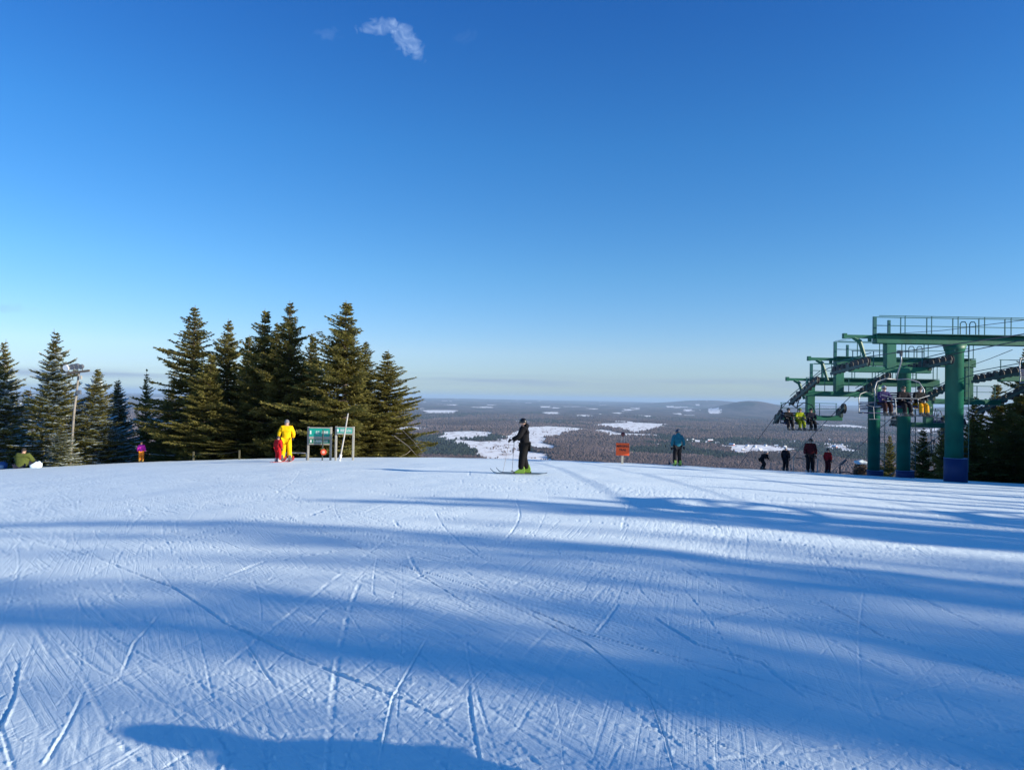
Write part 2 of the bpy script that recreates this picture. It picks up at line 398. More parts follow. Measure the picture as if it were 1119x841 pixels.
    for (ang, sx, sy, st, ds) in ((-50, 2.2, 75, .55, .006), (-64, 3, 110, .45, .004), (76, 2.5, 80, .45, .005), (12, 2.5, 95, .4, .004)):
        mr_ = t.nodes.new('ShaderNodeMapping'); mr_.vector_type = 'TEXTURE'; mr_.inputs['Rotation'].default_value = (0, 0, R(ang)); t.links.new(tc.outputs['Object'], mr_.inputs[0])
        ms_ = t.nodes.new('ShaderNodeMapping'); ms_.inputs['Scale'].default_value = (sx, sy, 1); t.links.new(mr_.outputs[0], ms_.inputs[0])
        nn = t.nodes.new('ShaderNodeTexNoise'); nn.inputs['Scale'].default_value = .35; nn.inputs['Detail'].default_value = 3; t.links.new(ms_.outputs[0], nn.inputs['Vector'])
        rr_ = t.nodes.new('ShaderNodeMapRange'); rr_.inputs['From Min'].default_value = .54; rr_.inputs['From Max'].default_value = .66; rr_.inputs['To Min'].default_value = 1; rr_.inputs['To Max'].default_value = 0; t.links.new(nn.outputs[0], rr_.inputs[0])
        pm_ = t.nodes.new('ShaderNodeTexNoise'); pm_.inputs['Scale'].default_value = .55; pm_.inputs['Detail'].default_value = 3; pv = t.nodes.new('ShaderNodeMapping'); pv.inputs['Location'].default_value = (ang, sx, 0); t.links.new(tc.outputs['Object'], pv.inputs[0]); t.links.new(pv.outputs[0], pm_.inputs['Vector'])
        pr = t.nodes.new('ShaderNodeMapRange'); pr.inputs['From Min'].default_value = .42; pr.inputs['From Max'].default_value = .60; pr.inputs['To Min'].default_value = st * .08; pr.inputs['To Max'].default_value = st * 1.0; t.links.new(pm_.outputs[0], pr.inputs[0])
        bb = t.nodes.new('ShaderNodeBump'); t.links.new(pr.outputs[0], bb.inputs['Strength']); bb.inputs['Distance'].default_value = ds; t.links.new(rr_.outputs[0], bb.inputs['Height'])
        if prev is not None: t.links.new(prev.outputs[0], bb.inputs['Normal'])
        prev = bb
    b1 = t.nodes.new('ShaderNodeBump'); b1.inputs['Strength'].default_value = .5; b1.inputs['Distance'].default_value = .008
    b2 = t.nodes.new('ShaderNodeBump'); b2.inputs['Strength'].default_value = .35; b2.inputs['Distance'].default_value = .002
    t.links.new(prev.outputs[0], b1.inputs['Normal']); t.links.new(n2.outputs[0], b1.inputs['Height']); t.links.new(n3.outputs[0], b2.inputs['Height'])
    t.links.new(b1.outputs[0], b2.inputs['Normal']); t.links.new(b2.outputs[0], b.inputs['Normal'])
    me.materials.append(m); MATS['snow'] = m
    return o
build_snow()

# ------------------------------------------------------------------ valley
def valley_z(x, y):
    r = np.hypot(x, y)
    base = -232 + np.clip((r - 9000) / 23000, 0, 1) ** 1.1 * 128
    und = (fbm(x / 2600, y / 2600, 4, 101) - .5) * (42 + np.clip(r / 30000, 0, 1) * 50) * np.clip((r - 2500) / 4000, .15, 1)
    und = und + (fbm(x / 7000, y / 2500, 3, 131) - .5) * np.clip((r - 8000) / 16000, 0, 1) * 62
    z = base + und
    def hill(px, D, top_y, wpx, e=1.0, dy=1.6):
        px, top_y = un(px, top_y)
        cx_ = (px - CX) / F * D; rw = wpx / F * D; zt = EYE + (HY - top_y) / F * D
        q = np.hypot((x - cx_) / rw, (y - D) / (rw * dy)); return np.exp(-(q ** 2) * 1.3) * (zt + 214) * e
    z = z + hill(822, 15000, 440.8, 44, 1.15) + hill(862, 17000, 445, 45, .8) + hill(930, 12500, 447, 60, .9) + hill(770, 24000, 437, 60, .7) + hill(1060, 15000, 443, 70, .8)
    return z
def VP(px, py):      # valley point seen in that direction
    px, py = un(px, py)
    D = 6000.
    for _ in range(40):
        zz = float(valley_z(np.array((px - CX) / F * D), np.array(D))); D = .5 * D + .5 * min((EYE - zz) / max((py - HY) / F, 1e-4), 40000)
    return ((px - CX) / F * D, D)
FIELDS = [[(487, 479.5), (520, 482), (545, 481), (560, 474), (572, 466.5), (600, 465), (645, 468), (622, 472.5), (600, 478), (598, 485), (612, 489), (585, 491.5), (560, 489), (600, 497), (606, 507), (560, 510), (532, 508), (520, 494), (503, 486)],
          [(650, 463.5), (690, 461), (726, 463), (716, 469), (704, 473), (690, 472), (676, 468), (660, 466)],
          [(643, 470), (655, 469), (668, 471), (684, 473.5), (714, 474), (713, 476.5), (684, 476.5), (664, 475)],
          [(398, 464), (440, 465), (471, 467.5), (452, 470.5), (425, 472), (398, 472)],
          [(461, 448.2), (480, 447.6), (500, 448.2), (494, 451), (470, 451)], [(484, 472), (507, 470.6), (506, 472.6), (486, 474.2)],
          [(591, 443.6), (601, 443.6), (601, 445.2), (592, 445)], [(603, 444.6), (612, 445), (610, 446), (604, 446)], [(594, 450.2), (610, 450), (610, 452), (598, 452)],
          [(666, 450.6), (680, 450.6), (676, 452)], [(696, 453.4), (712, 454), (710, 455.6)], [(734, 443.5), (744, 444.5), (742, 446)], [(747, 447), (756, 447), (756, 449.6), (748, 449)],
          [(773, 448.6), (789, 449.4), (787, 452), (776, 451.4)], [(735, 451.6), (746, 451.4), (744, 453)], [(906, 484.6), (916, 484.6), (926, 489), (928, 494), (912, 495), (903, 489)],
          [(748, 480.4), (786, 481.5), (786, 483), (750, 481.8)], [(788, 486), (815, 485), (852, 487), (868, 491.5), (846, 495.5), (812, 497), (794, 492)], [(715, 486), (724, 485.4), (724, 488), (716, 488.4)],
          [(40, 458), (110, 456), (150, 460), (90, 464)], [(138, 470), (190, 468), (185, 476), (150, 478)], [(880, 479), (906, 478.5), (900, 480.5)], [(560, 459.6), (578, 459), (576, 461)], [(640, 446), (652, 446), (650, 447.2)],
          [(835, 481.6), (868, 481), (862, 482.6)], [(690, 445.4), (700, 445.6), (698, 446.6)], [(480, 441.6), (500, 441.8), (497, 442.8)], [(986, 470), (1030, 468), (1020, 474)]]
FW = [np.array([VP(*p) for p in poly]) for poly in FIELDS]
def in_fields(x, y, jit=1.):
    r = np.hypot(x, y); ins = (fbm(x / 650., y / 1500., 3, 501) > .765) & (r > 4200); jx = (fbm(x / 160, y / 160, 3, 201) - .5) * 140 * jit; jy = (fbm(x / 160 + 9, y / 300, 3, 211) - .5) * 420 * jit * np.clip(r / 6000, .4, 1)
    xx = x + jx; yy = y + jy
    for poly in FW:
        m_ = (xx > poly[:, 0].min()) & (xx < poly[:, 0].max()) & (yy > poly[:, 1].min()) & (yy < poly[:, 1].max())
        if not m_.any(): continue
        px_, py_ = xx[m_], yy[m_]; c_ = np.zeros(px_.shape, bool); n = len(poly); j = n - 1
        for i in range(n):
            xi, yi = poly[i]; xj, yj = poly[j]
            t = ((yi > py_) != (yj > py_)) & (px_ < (xj - xi) * (py_ - yi) / (yj - yi + 1e-9) + xi); c_ ^= t; j = i
        ins[m_] |= c_
    return ins
def build_valley():
    az = np.radians(np.concatenate([np.linspace(-75, -40, 60)[:-1], np.linspace(-40, 40, 1150), np.linspace(40, 75, 60)[1:]]))
    inv = np.linspace(1 / 1500., 1 / 26000., 620); r = np.concatenate([[500, 800, 1150], 1 / inv, np.geomspace(26500, 60000, 60)])
    RR, AA = np.meshgrid(r, az, indexing='ij'); X = RR * np.sin(AA); Y = RR * np.cos(AA); Z = valley_z(X, Y)
    ins = in_fields(X, Y).astype(np.float32)
    nr, na = X.shape; V = np.stack([X, Y, Z], -1).reshape(-1, 3)
    i = np.arange(nr - 1)[:, None]; j = np.arange(na - 1)[None, :]
    Q = np.stack([i * na + j + 1, (i + 1) * na + j + 1, (i + 1) * na + j, i * na + j], -1).reshape(-1, 4)[:, ::-1]
    me = npmesh('valley_terrain', V, Q[:, ::-1], True)
    at = me.attributes.new('field', 'FLOAT', 'POINT'); at.data.foreach_set('value', ins.ravel())
    o = link(bpy.data.objects.new('valley_terrain', me)); tag(o, kind='structure')
    m = bpy.data.materials.new('valley_floor'); m.use_nodes = True; t = m.node_tree; b = t.nodes['Principled BSDF']; b.inputs['Roughness'].default_value = 1; b.inputs['Specular IOR Level'].default_value = 0
    tc = t.nodes.new('ShaderNodeTexCoord'); a_ = t.nodes.new('ShaderNodeAttribute'); a_.attribute_name = 'field'
    def tn(sx, sy, d_=6, sc_=1.):
        mp = t.nodes.new('ShaderNodeMapping'); mp.inputs['Scale'].default_value = (sx, sy, 0); t.links.new(tc.outputs['Object'], mp.inputs[0])
        n = t.nodes.new('ShaderNodeTexNoise'); n.inputs['Scale'].default_value = 1; n.inputs['Detail'].default_value = d_; n.inputs['Roughness'].default_value = .65; t.links.new(mp.outputs[0], n.inputs['Vector']); return n
    def ramp(n, p0, c0, p1, c1):
        r_ = t.nodes.new('ShaderNodeValToRGB'); r_.color_ramp.elements[0].position = p0; r_.color_ramp.elements[0].color = (*c0, 1)
        r_.color_ramp.elements[1].position = p1; r_.color_ramp.elements[1].color = (*c1, 1); t.links.new(n.outputs[0], r_.inputs[0]); return r_
    def mix(f, a, bb):
        mx = t.nodes.new('ShaderNodeMix'); mx.data_type = 'RGBA'; t.links.new(f, mx.inputs[0]); t.links.new(a, mx.inputs[6]); t.links.new(bb, mx.inputs[7]); return mx.outputs[2]
    wood = ramp(tn(1 / 350., 1 / 900.), .35, (.055, .045, .048), .65, (.145, .115, .115))
    con = ramp(tn(1 / 900., 1 / 1500.), .54, (0, 0, 0), .60, (1, 1, 1)); conc = ramp(tn(1 / 60., 1 / 150.), .3, (.02, .03, .028), .7, (.045, .055, .045))
    opn = ramp(tn(1 / 500., 1 / 1400.), .64, (0, 0, 0), .68, (1, 1, 1)); opc = ramp(tn(1 / 90., 1 / 300.), .3, (.25, .23, .25), .7, (.5, .48, .52))
    sn = ramp(tn(1 / 45., 1 / 160.), .36, (.52, .48, .49), .50, (.86, .87, .90))
    c1 = mix(con.outputs[0], wood.outputs[0], conc.outputs[0]); c2 = mix(opn.outputs[0], c1, opc.outputs[0]); c3 = mix(a_.outputs['Fac'], c2, sn.outputs[0])
    t.links.new(c3, b.inputs['Base Color']); me.materials.append(m)
build_valley()

def clumps(name, n, rmin, rmax, keep, hgt, wid, m, label, cat, seed):
    g = np.random.default_rng(seed)
    r = 1 / np.sqrt(g.uniform(1 / rmax ** 1.0, 1 / rmin ** 1.0, n) ** 2) ; az = g.uniform(-.68, .68, n)
    x = r * np.sin(az); y = r * np.cos(az)
    k = keep(x, y); x, y = x[k], y[k]; n = len(x); z = valley_z(x, y)
    h = hgt * g.uniform(.8, 1.15, n); w_ = wid * g.uniform(.7, 1.4, n)
    # each crown: a lumpy seven-vertex solid
    th = g.uniform(0, 6.28, n); vs = np.zeros((n, 6, 3))
    for i in range(4):
        a = th + i * math.pi / 2; rr = w_ * g.uniform(.7, 1.1, n)
        vs[:, i] = np.stack([x + np.cos(a) * rr, y + np.sin(a) * rr, z + h * g.uniform(.3, .62, n)], -1)
    vs[:, 4] = np.stack([x + g.normal(0, .2, n) * w_, y, z + h], -1); vs[:, 5] = np.stack([x, y, z - 1], -1)
    f = np.array([(0, 1, 4), (1, 2, 4), (2, 3, 4), (3, 0, 4), (1, 0, 5), (2, 1, 5), (3, 2, 5), (0, 3, 5)])
    Q = (f[None] + (np.arange(n) * 6)[:, None, None]).reshape(-1, 3)
    me = npmesh(name, vs.reshape(-1, 3), Q); me.materials.append(m)
    o = link(bpy.data.objects.new(name, me)); tag(o, label, cat, kind='stuff')
def conifer_mask(x, y): return fbm(x / 900., y / 1500., 4, 301) > .60
mw = mat('winter_wood', (.118, .088, .086), 1, var=.5, vscale=.0016, spec=0); mc = mat('far_conifer', (.028, .040, .034), 1, var=.4, vscale=.01, spec=0)
clumps('bare_woodland', 190000, 1500, 11000, lambda x, y: (~in_fields(x, y)) & (~conifer_mask(x, y)), 15, 7.5, mw, 'leafless brown woodland covering the valley floor', 'woodland', 1)
clumps('conifer_woodland', 90000, 1500, 11000, lambda x, y: (~in_fields(x, y)) & conifer_mask(x, y), 17, 6, mc, 'dark evergreen patches within the valley woodland', 'woodland', 2)
clumps('field_scrub', 16000, 2300, 6500, lambda x, y: in_fields(x, y) & (fbm(x / 70, y / 200, 3, 401) > .54), 5, 4.5, mat('scrub', (.13, .095, .085), 1, var=.4, vscale=.01, spec=0), 'brown scrub and hedges on the snowy valley fields', 'scrub', 3)

# houses of the far village
def farmhouse(kind):
    root = empty('house', (0, 0, 0))
    L_, W_, Hh, col = ((18, 10, 6, 'wall_cream'), (13, 9, 5, 'wall_brown'), (30, 14, 7, 'wall_barn'))[kind]
    wm = mat(col, {'wall_cream': (.62, .58, .52), 'wall_brown': (.22, .16, .13), 'wall_barn': (.33, .08, .06)}[col], .8, var=.1)
    MB().box((0, 0, Hh / 2 - 1), (L_, W_, Hh + 2)).build('wall', wm, root)
    a = MB(); e = .8; y0, y1 = -W_ / 2 - e, W_ / 2 + e; x0, x1 = -L_ / 2 - e, L_ / 2 + e; zt = Hh + W_ * .42
    a.add([(x0, y0, Hh - .2), (x1, y0, Hh - .2), (x1, y1, Hh - .2), (x0, y1, Hh - .2), (x0, 0, zt), (x1, 0, zt)], [(0, 1, 5, 4), (2, 3, 4, 5), (3, 0, 4), (1, 2, 5), (0, 3, 2, 1)])
    rf = a.build('roof', mat('snowy_roof', (.82, .85, .9), .7), root)
    if kind < 2: MB().box((L_ * .25, 0, zt + .6), (1.2, 1.2, 3)).build('chimney', mat('chimney_brick', (.25, .12, .09), .8), rf)
    for k in range(3): MB().box((-L_ * .32 + k * L_ * .32, -W_ / 2 - .02, Hh * .5), (1.6, .1, 1.8)).build('window', mat('dark_glass', (.03, .035, .045), .15), root)
    return root
protos = [farmhouse(k) for k in range(3)]
gh = random.Random(5); used = [False] * 3
spots = [(gh.uniform(788, 866), gh.uniform(486, 496)) for _ in range(26)] + [(gh.uniform(905, 926), gh.uniform(486, 492)) for _ in range(3)] + [(757, 480.8), (776, 482), (719, 486.6), (843, 481.8)]
kn = ['pale farmhouse with a snowy roof in the far valley village', 'brown house with a snowy roof in the far valley village', 'long red barn with a snowy roof in the far valley village']
for (px, py) in spots:
    k = gh.choice([0, 0, 0, 1, 1, 2]); x, y = VP(px, py)
    o = protos[k] if not used[k] else copy_tree(protos[k]); used[k] = True
    o.location = (x, y, float(valley_z(np.array(x), np.array(y)))); o.rotation_euler = (0, 0, gh.uniform(0, 3.14))
    tag(o, kn[k], 'house', ['pale houses of the far village', 'brown houses of the far village', 'red barns of the far village'][k])
for k in range(3):
    if not used[k]:
        for ch in list(protos[k].children_recursive): bpy.data.objects.remove(ch)
        bpy.data.objects.remove(protos[k])

# ------------------------------------------------------------------ haze
def haze():
    b = MB().box((0, 33000, -70), (96000, 70000, 480))     # bottom at -310, top 170
    m = bpy.data.materials.new('haze_air'); m.use_nodes = True; t = m.node_tree; t.nodes.remove(t.nodes['Principled BSDF'])
    v = t.nodes.new('ShaderNodeVolumePrincipled'); v.inputs['Color'].default_value = (.48, .70, 1, 1); v.inputs['Density'].default_value = HAZE
    v.inputs['Anisotropy'].default_value = 0.0
    t.links.new(v.outputs[0], t.nodes['Material Output'].inputs['Volume'])
    o = b.build('haze', m); tag(o, 'thin blue winter haze over the valley', 'haze', kind='stuff')
HAZE = 3.5e-5
haze()

# ------------------------------------------------------------------ spruces
def spruce_data(seed, H=9.0, Rm=1.9, sparse=1.0, snow=0.0, skirt=.25, ragged=.25, expo=.86):
    g = np.random.default_rng(seed)
    T = MB(); lean = g.normal(0, .01, 2)
    tp = [(lean[0] * h, lean[1] * h, h) for h in np.linspace(-.6, H, 14)]
    T.tube(tp, [max(.13 * (1 - i / 13.2), .008) for i in range(14)], 8)
    cv = []; sv = []
    h = skirt; lop = g.uniform(0, 6.28); lopa = g.uniform(.1, .4)
    while h < H - .12:
        whorl = g.uniform(.62, 1.22)
        f = h / H; nb = int(round((7 if f < .8 else 5) * sparse + g.uniform(0, 1.5))); ph = g.uniform(0, 6.28)
        prof = ((1 - f) ** expo * (1.0 if f > .22 else .78 + f)) * (1 if f < .8 else .55 + 2.25 * (1 - f)) + .012
        for k in range(nb):
            a = ph + 6.283 * k / nb + g.normal(0, .22); Lb = Rm * prof * whorl * g.uniform(1 - ragged * 1.6, 1 + ragged * 1.1) * (1 + lopa * math.cos(a - lop))
            if Lb < .07: continue
            el0 = -.35 + 1.0 * f + g.normal(0, .17)     # low boughs droop, high ones rise
            n = max(4, int(Lb / .075)); s = np.linspace(.06 if f > .5 else .16, 1, n)
            up = el0 * s + (.28 - .1 * f) * s ** 2.2
            c_, s_ = math.cos(a), math.sin(a); bend = g.normal(0, .12) * s ** 2
            bp = np.stack([c_ * s * Lb - s_ * bend * Lb, s_ * s * Lb + c_ * bend * Lb, h + g.normal(0, .05) + up * Lb * .8], -1)
            mid = bp[len(bp) // 2]
            T.tube([(lean[0] * h, lean[1] * h, h), tuple(mid), tuple(bp[-1])], [.02 + .01 * Lb, .012, .004], 4)
            d = np.gradient(bp, axis=0); d /= np.linalg.norm(d, axis=1)[:, None] + 1e-9
            side = np.stack([-d[:, 1], d[:, 0], np.zeros(n)], -1); side /= np.linalg.norm(side, axis=1)[:, None] + 1e-9
            tl = np.clip(.10 + .36 * Lb * (1.03 - s) * (s > .05), (.08 - .055 * f), .52) * g.uniform(.7, 1.2, n)
            for sg in (-1, 1, 0):
                td = d * (.75 if sg else 1) + side * sg * g.uniform(.6, 1.0, n)[:, None] + np.array([0, 0, -.10]) + g.normal(0, .13, (n, 3))
                td /= np.linalg.norm(td, axis=1)[:, None]
                steps = 4 if sg else 1
                for q in range(steps):
                    o0 = bp + td * (tl * q / steps * (1 if sg else 0))[:, None]
                    for rep in range(2):
                        dd = td + g.normal(0, .38, (n, 3)); dd[:, 2] -= .08; dd /= np.linalg.norm(dd, axis=1)[:, None]
                        ln = g.uniform(.10, .20, n) * (1.12 - .65 * f) * (1.15 if sg == 0 else 1); wd = g.uniform(.018, .034, n)
                        rv = g.normal(0, 1, (n, 3)); ww = np.cross(dd, rv); ww /= np.linalg.norm(ww, axis=1)[:, None] + 1e-9
                        m1 = o0 + dd * (ln * .45)[:, None]
                        keep = (tl > .06 + .03 * q) & (g.random(n) < .93)
                        cv.append(np.stack([o0, m1 + ww * wd[:, None], o0 + dd * ln[:, None], m1 - ww * wd[:, None]], 1)[keep])
            if snow > 0 and g.random() < snow * (1.02 - f) ** 1.5 * 1.3:
                kk = g.random(n) < .85; m_ = kk.sum()
                for rep in range(9 if snow > 1 else 4):
                    off = side[kk] * (g.uniform(-.75, .75, m_) * tl[kk])[:, None] + d[kk] * g.uniform(-.05, .12, m_)[:, None]; o0 = bp[kk] + off; o0[:, 2] += g.uniform(.015, .05, m_)
                    w_ = g.uniform(.04, .10, m_)[:, None]; l_ = g.uniform(.06, .13, m_)[:, None]
                    sv.append(np.stack([o0 - d[kk] * l_, o0 + side[kk] * w_ - [0, 0, .01], o0 + d[kk] * l_, o0 - side[kk] * w_ - [0, 0, .012]], 1))
        h += g.uniform(.13, .24) * (1.0 if f > .3 else 1.15) / max(sparse, .5) ** .5
    V = np.concatenate(cv).reshape(-1, 3); crown = npmesh('crown', V, np.arange(len(V)).reshape(-1, 4))
    crown.materials.append(mat('spruce_needles', (.165, .150, .044), .75, var=.6, vscale=1.6, spec=.2, trans=.32, objvar=.25))
    tr = bpy.data.meshes.new('trunk'); tr.from_pydata(T.v, [], T.f); tr.update(); tr.materials.append(mat('spruce_bark', (.13, .10, .08), .9, var=.3, vscale=8, bump=.5))
    sm_ = None
    if sv:
        V = np.concatenate(sv).reshape(-1, 3); sm_ = npmesh('snow_load', V, np.arange(len(V)).reshape(-1, 4)); sm_.materials.append(MATS['snow'])
    return tr, crown, sm_
PRO = [spruce_data(1), spruce_data(2, Rm=1.9, ragged=.35), spruce_data(3, snow=1.6, ragged=.3), spruce_data(4, snow=2.2, sparse=.85), spruce_data(5, sparse=.62, snow=.3, ragged=.45),
       spruce_data(6, ragged=.2), spruce_data(7, sparse=.8, ragged=.4, snow=.15), spruce_data(8, sparse=.9, expo=.42), spruce_data(9, sparse=.42, expo=.45, ragged=.5)]
def spruce(x, y, H, Rm, k, rz, label, group='spruces along the edge of the slope', lean=0., name='spruce'):
    tr, cr, sn_ = PRO[k]; root = empty(name, (x, y, bz(x, y) - .1), rz); root.scale = (Rm / 1.9, Rm / 1.9, H / 9.0)
    root.rotation_euler = (lean * .3, lean, rz) if lean else (0, 0, rz)
    for nm, me in (('trunk', tr), ('crown', cr), ('snow_load', sn_)):
        if me is not None: link(bpy.data.objects.new(nm, me), root)
    tag(root, label, 'tree', group); return root
def spruce_px(px, topy, D, rpx, k, label, group='spruces along the edge of the slope', lean=0.):
    p = P(px, topy, D); z = bz(p.x, D) - .1; rpx *= 1.30
    return spruce(p.x, D, p.z - z, rpx / F * D, k, (px * 7.13) % 6.28, label, group, lean)
TREES = [(5, 370, 46, 30, 3, 'frosted spruce cut by the left edge of the photo'), (60, 359, 44, 33, 3, 'tall frosted spruce just left of the wooden floodlight pole'),
    (107, 402, 45, 26, 2, 'short snowy spruce just right of the wooden floodlight pole'), (129, 413, 48, 22, 3, 'small dark spruce behind the short snowy one, left of the child in pink'),
    (160, 402, 50, 15, 4, 'thin sparse spruce standing behind the child in pink'), (212, 333, 46, 45, 6, 'tall spruce at the left end of the big spruce cluster'),
    (250, 348, 48, 32, 1, 'spruce second from the left in the big cluster'), (271, 366, 50, 32, 5, 'short dark spruce third from the left in the big cluster'),
    (291, 337, 45, 33, 0, 'slim tall spruce behind the two people in yellow and red'), (317, 328, 44.5, 38, 1, 'tall spruce right above the person in yellow'),
    (342, 366, 49, 30, 5, 'dark lower spruce behind the wide green sign'), (380, 328, 43, 46, 0, 'tallest broad spruce behind the leaning grey stake'),
    (423, 382, 45, 36, 1, 'spruce at the right end of the big cluster, with out-swept boughs')]
TREES += [(303, 352, 46.5, 30, 6, 'ragged spruce wedged behind the two tallest middle spruces'), (400, 372, 47, 30, 6, 'ragged spruce half hidden behind the tallest broad spruce'), (232, 385, 44, 30, 0, 'lower spruce leaning into the foot of the big cluster')]
TREES.append((68, 462, 42, 17, 3, 'low frosted spruce at the foot of the wooden floodlight pole'))
for t_ in TREES: spruce_px(t_[0], t_[1], t_[2], t_[3], t_[4], t_[5])
for (px, ty, D, rp, k, lb) in ((30, 425, 55, 30, 2, 'low dark spruce between the two tall frosted spruces at far left'), (84, 436, 56, 26, 2, 'low dark spruce right behind the wooden floodlight pole'), (136, 450, 55, 22, 4, 'faint low spruce left of the child in pink'),
    (188, 424, 54, 30, 5, 'low spruce peeking out left of the big cluster'), (232, 418, 55, 34, 5, 'spruce deep between the first and second of the big cluster'), (300, 425, 53, 38, 5, 'spruce deep behind the people in yellow and red'), (262, 440, 44, 34, 0, 'low bushy spruce in front of the cluster, left of the child in red'),
    (352, 430, 52, 36, 5, 'spruce deep behind the wide green sign'), (402, 422, 50, 32, 5, 'spruce deep between the tallest one and the right-end one'), (362, 448, 42.5, 30, 0, 'low bushy spruce right behind the two green signs'), (240, 455, 47, 30, 1, 'low bushy spruce behind the rope fence post'),
    (330, 400, 46, 34, 1, 'mid-height spruce between the person in yellow and the wide sign'), (400, 440, 43.5, 34, 0, 'low bushy spruce right of the narrow green sign')):
    spruce_px(px, ty, D, rp, k, lb, 'low spruces filling in the rows')
spruce_px(446, 470, 44, 24, 0, 'low bushy spruce beside the grey fallen snag', lean=.25)
for (px, ty, D, rp, k, lb) in ((972, 474, 52, 17, 6, 'small shaded spruce between the two farther green lift poles'), (1009, 466, 50, 22, 1, 'shaded spruce just right of the middle green lift pole'),
    (1030, 452, 53, 20, 5, 'shaded spruce just left of the blue padded lift pole'), (1066, 432, 49, 30, 5, 'dark spruce just right of the blue padded lift pole'),
    (1090, 418, 47, 30, 0, 'dark spruce between the padded lift pole and the right edge'), (1122, 378, 45, 34, 1, 'tallest dark spruce cut by the right edge'), (1062, 470, 44, 26, 1, 'low dark spruce in front of the right-hand trees'), (1108, 462, 43, 30, 5, 'low bushy spruce at the foot of the right-edge trees')):
    spruce_px(px, ty, D, rp, k, lb, 'shaded spruces by the lift')
# trees beside the run, to the right of the view: their shadows cross the snow
def shade(v, s_tip, H, Rm, k=0, q=0):
    n = Vector((-u.y, u.x)); s = s_tip + H / TE; x, y = n.x * v + u.x * s, n.y * v + u.y * s
    # ground is lower out there, keep the crown top where the shadow needs it
    z = bz(x, y); return spruce(x, y, H - z, Rm, k, v * 3.3 + s, 'tall spruce beside the run, right of the view', 'spruces beside the run, right of the view')
SH = [(12.0, -7.6, 14, 1.2, 7), (12.8, -6.2, 14, 1.3, 7), (13.9, -3.6, 14, 1.4, 7), (15.2, -1.4, 15, 1.4, 7), (16.6, 1.2, 15, 1.2, 7), (18.0, 3.5, 15, 1.1, 7), (12.6, 5, 15, 1.3, 7), (14.6, 6, 15, 1.5, 7),
      (8.9, -15, 18, 1.2, 8), (7.9, -11, 17, 1.2, 8), (8.4, -3, 18, 1.2, 8), (9.5, .5, 18, 1.1, 8), (7.4, 0, 20, 1.5, 8), (6.4, -2.0, 22, 1.5, 8), (10.4, 4, 18, 1.0, 7),
      (5.3, -22.0, 20, 1.7, 8), (4.6, -16, 20, 1.3, 8), (4.5, -9.5, 19, .9, 7), (5.0, -4.0, 19, .8, 7), (4.0, -5.5, 20, .8, 8), (5.6, -1, 20, 1.2, 8),
      (3.2, -4, 24, 2.2, 8), (1.9, -5, 25, 2.4, 8), (.4, -5, 25, 2.4, 8), (2.5, -2, 27, 2.2, 8), (1.0, -2, 28, 2.2, 8), (-.9, -4, 26, 2.4, 8), (2.8, 1.5, 26, 2.6, 8), (1.6, 2, 26, 2.6, 8), (4.6, 2.5, 25, 2.0, 8), (-.2, 1, 26, 2.6, 8), (3.4, -9, 25, 1.4, 8), (2.1, -9, 25, 1.6, 8), (.7, -8, 25, 1.6, 8), (6.3, -4, 24, 1.9, 8), (7.3, -5, 24, 1.9, 8), (8.1, -4, 24, 1.9, 8), (9.0, -3, 24, 1.8, 8), (7.8, -1.5, 24, 1.6, 7), (9.6, -1, 22, 1.7, 8), (10.6, 1, 22, 1.5, 8), (6.6, 0, 24, 1.5, 7), (3.2, 0, 26, 2, 8), (5.9, 1, 24, 1.6, 7), (16.2, 7, 15, 1.7, 7), (17.9, 9, 15, 1.6, 7), (19.6, 10, 15, 1.5, 7),
      (10.2, -5, 22, 1.5, 8), (8.6, -8, 22, 1.6, 8), (6.9, -9, 22, 1.5, 8), (6.1, -6, 22, 1.3, 8), (8.8, 1, 24, 1.4, 7), (10.9, 4, 20, 1.3, 7),  (6.4, 3, 24, 1.3, 7),
      (19.2, -1.0, 14, .6, 7), (20.3, 5, 14, 1.1, 7), (21.7, 3.0, 15, .9, 7), (23.0, 8, 15, 1.3, 7), (23.9, -3.0, 15, .7, 7), (25.0, 5.0, 16, 1.1, 7), (26.2, 10, 15, 1.2, 7), (27.5, 0.0, 15, .8, 7), (28.8, 8.0, 16, 1.2, 7), (30.4, 6.0, 16, 1.1, 7), (32.2, 10.0, 16, 1.3, 5), (34, 9.0, 15, 1.4, 0)]
for a_ in SH: shade(*a_)
gw = random.Random(8)
for k in range(26):
    D = 25 + (k % 13) * 2.1 + gw.uniform(-.6, .6); x = .715 * D + 5.5 + (k // 13) * 4 + gw.uniform(0, 1.5); H = 5.7 + gw.uniform(-.35, .35) + TE * (u.x * x + u.y * D - 20) - bz(x, D)
    if H < 5: continue
    spruce(x, D, H, gw.uniform(2.0, 2.5), gw.choice([0, 1, 5, 7]), gw.uniform(0, 6), 'tall spruce beside the run, right of the view', 'spruces beside the run, right of the view')

# grey fallen snag by the trees
b_ = MB()
for (p0, p1, p2, r0) in (((431, 476, 42), (446, 487, 41.5), (456, 498, 41), .05), ((440, 470, 42.5), (452, 482, 41.6), (464, 496, 41.2), .03), ((446, 487, 41.5), (456, 485, 41.3), (463, 478, 41.1), .02),
                         ((436, 480, 42), (447, 478, 41.5), (455, 473, 41.2), .02), ((450, 491, 41.4), (444, 496, 41), (438, 498, 40.5), .025), ((452, 482, 41.6), (461, 484, 41.2), (468, 489, 41), .015)):
    b_.tube([P(*p0), P(*p1), P(*p2)], [r0 * .6, r0 * .45, r0 * .2], 6)
tag(b_.build('fallen_branch', mat('weathered_wood', (.20, .17, .14), .85, var=.2, vscale=10)), 'weathered grey fallen snag right of the spruce cluster', 'branch')

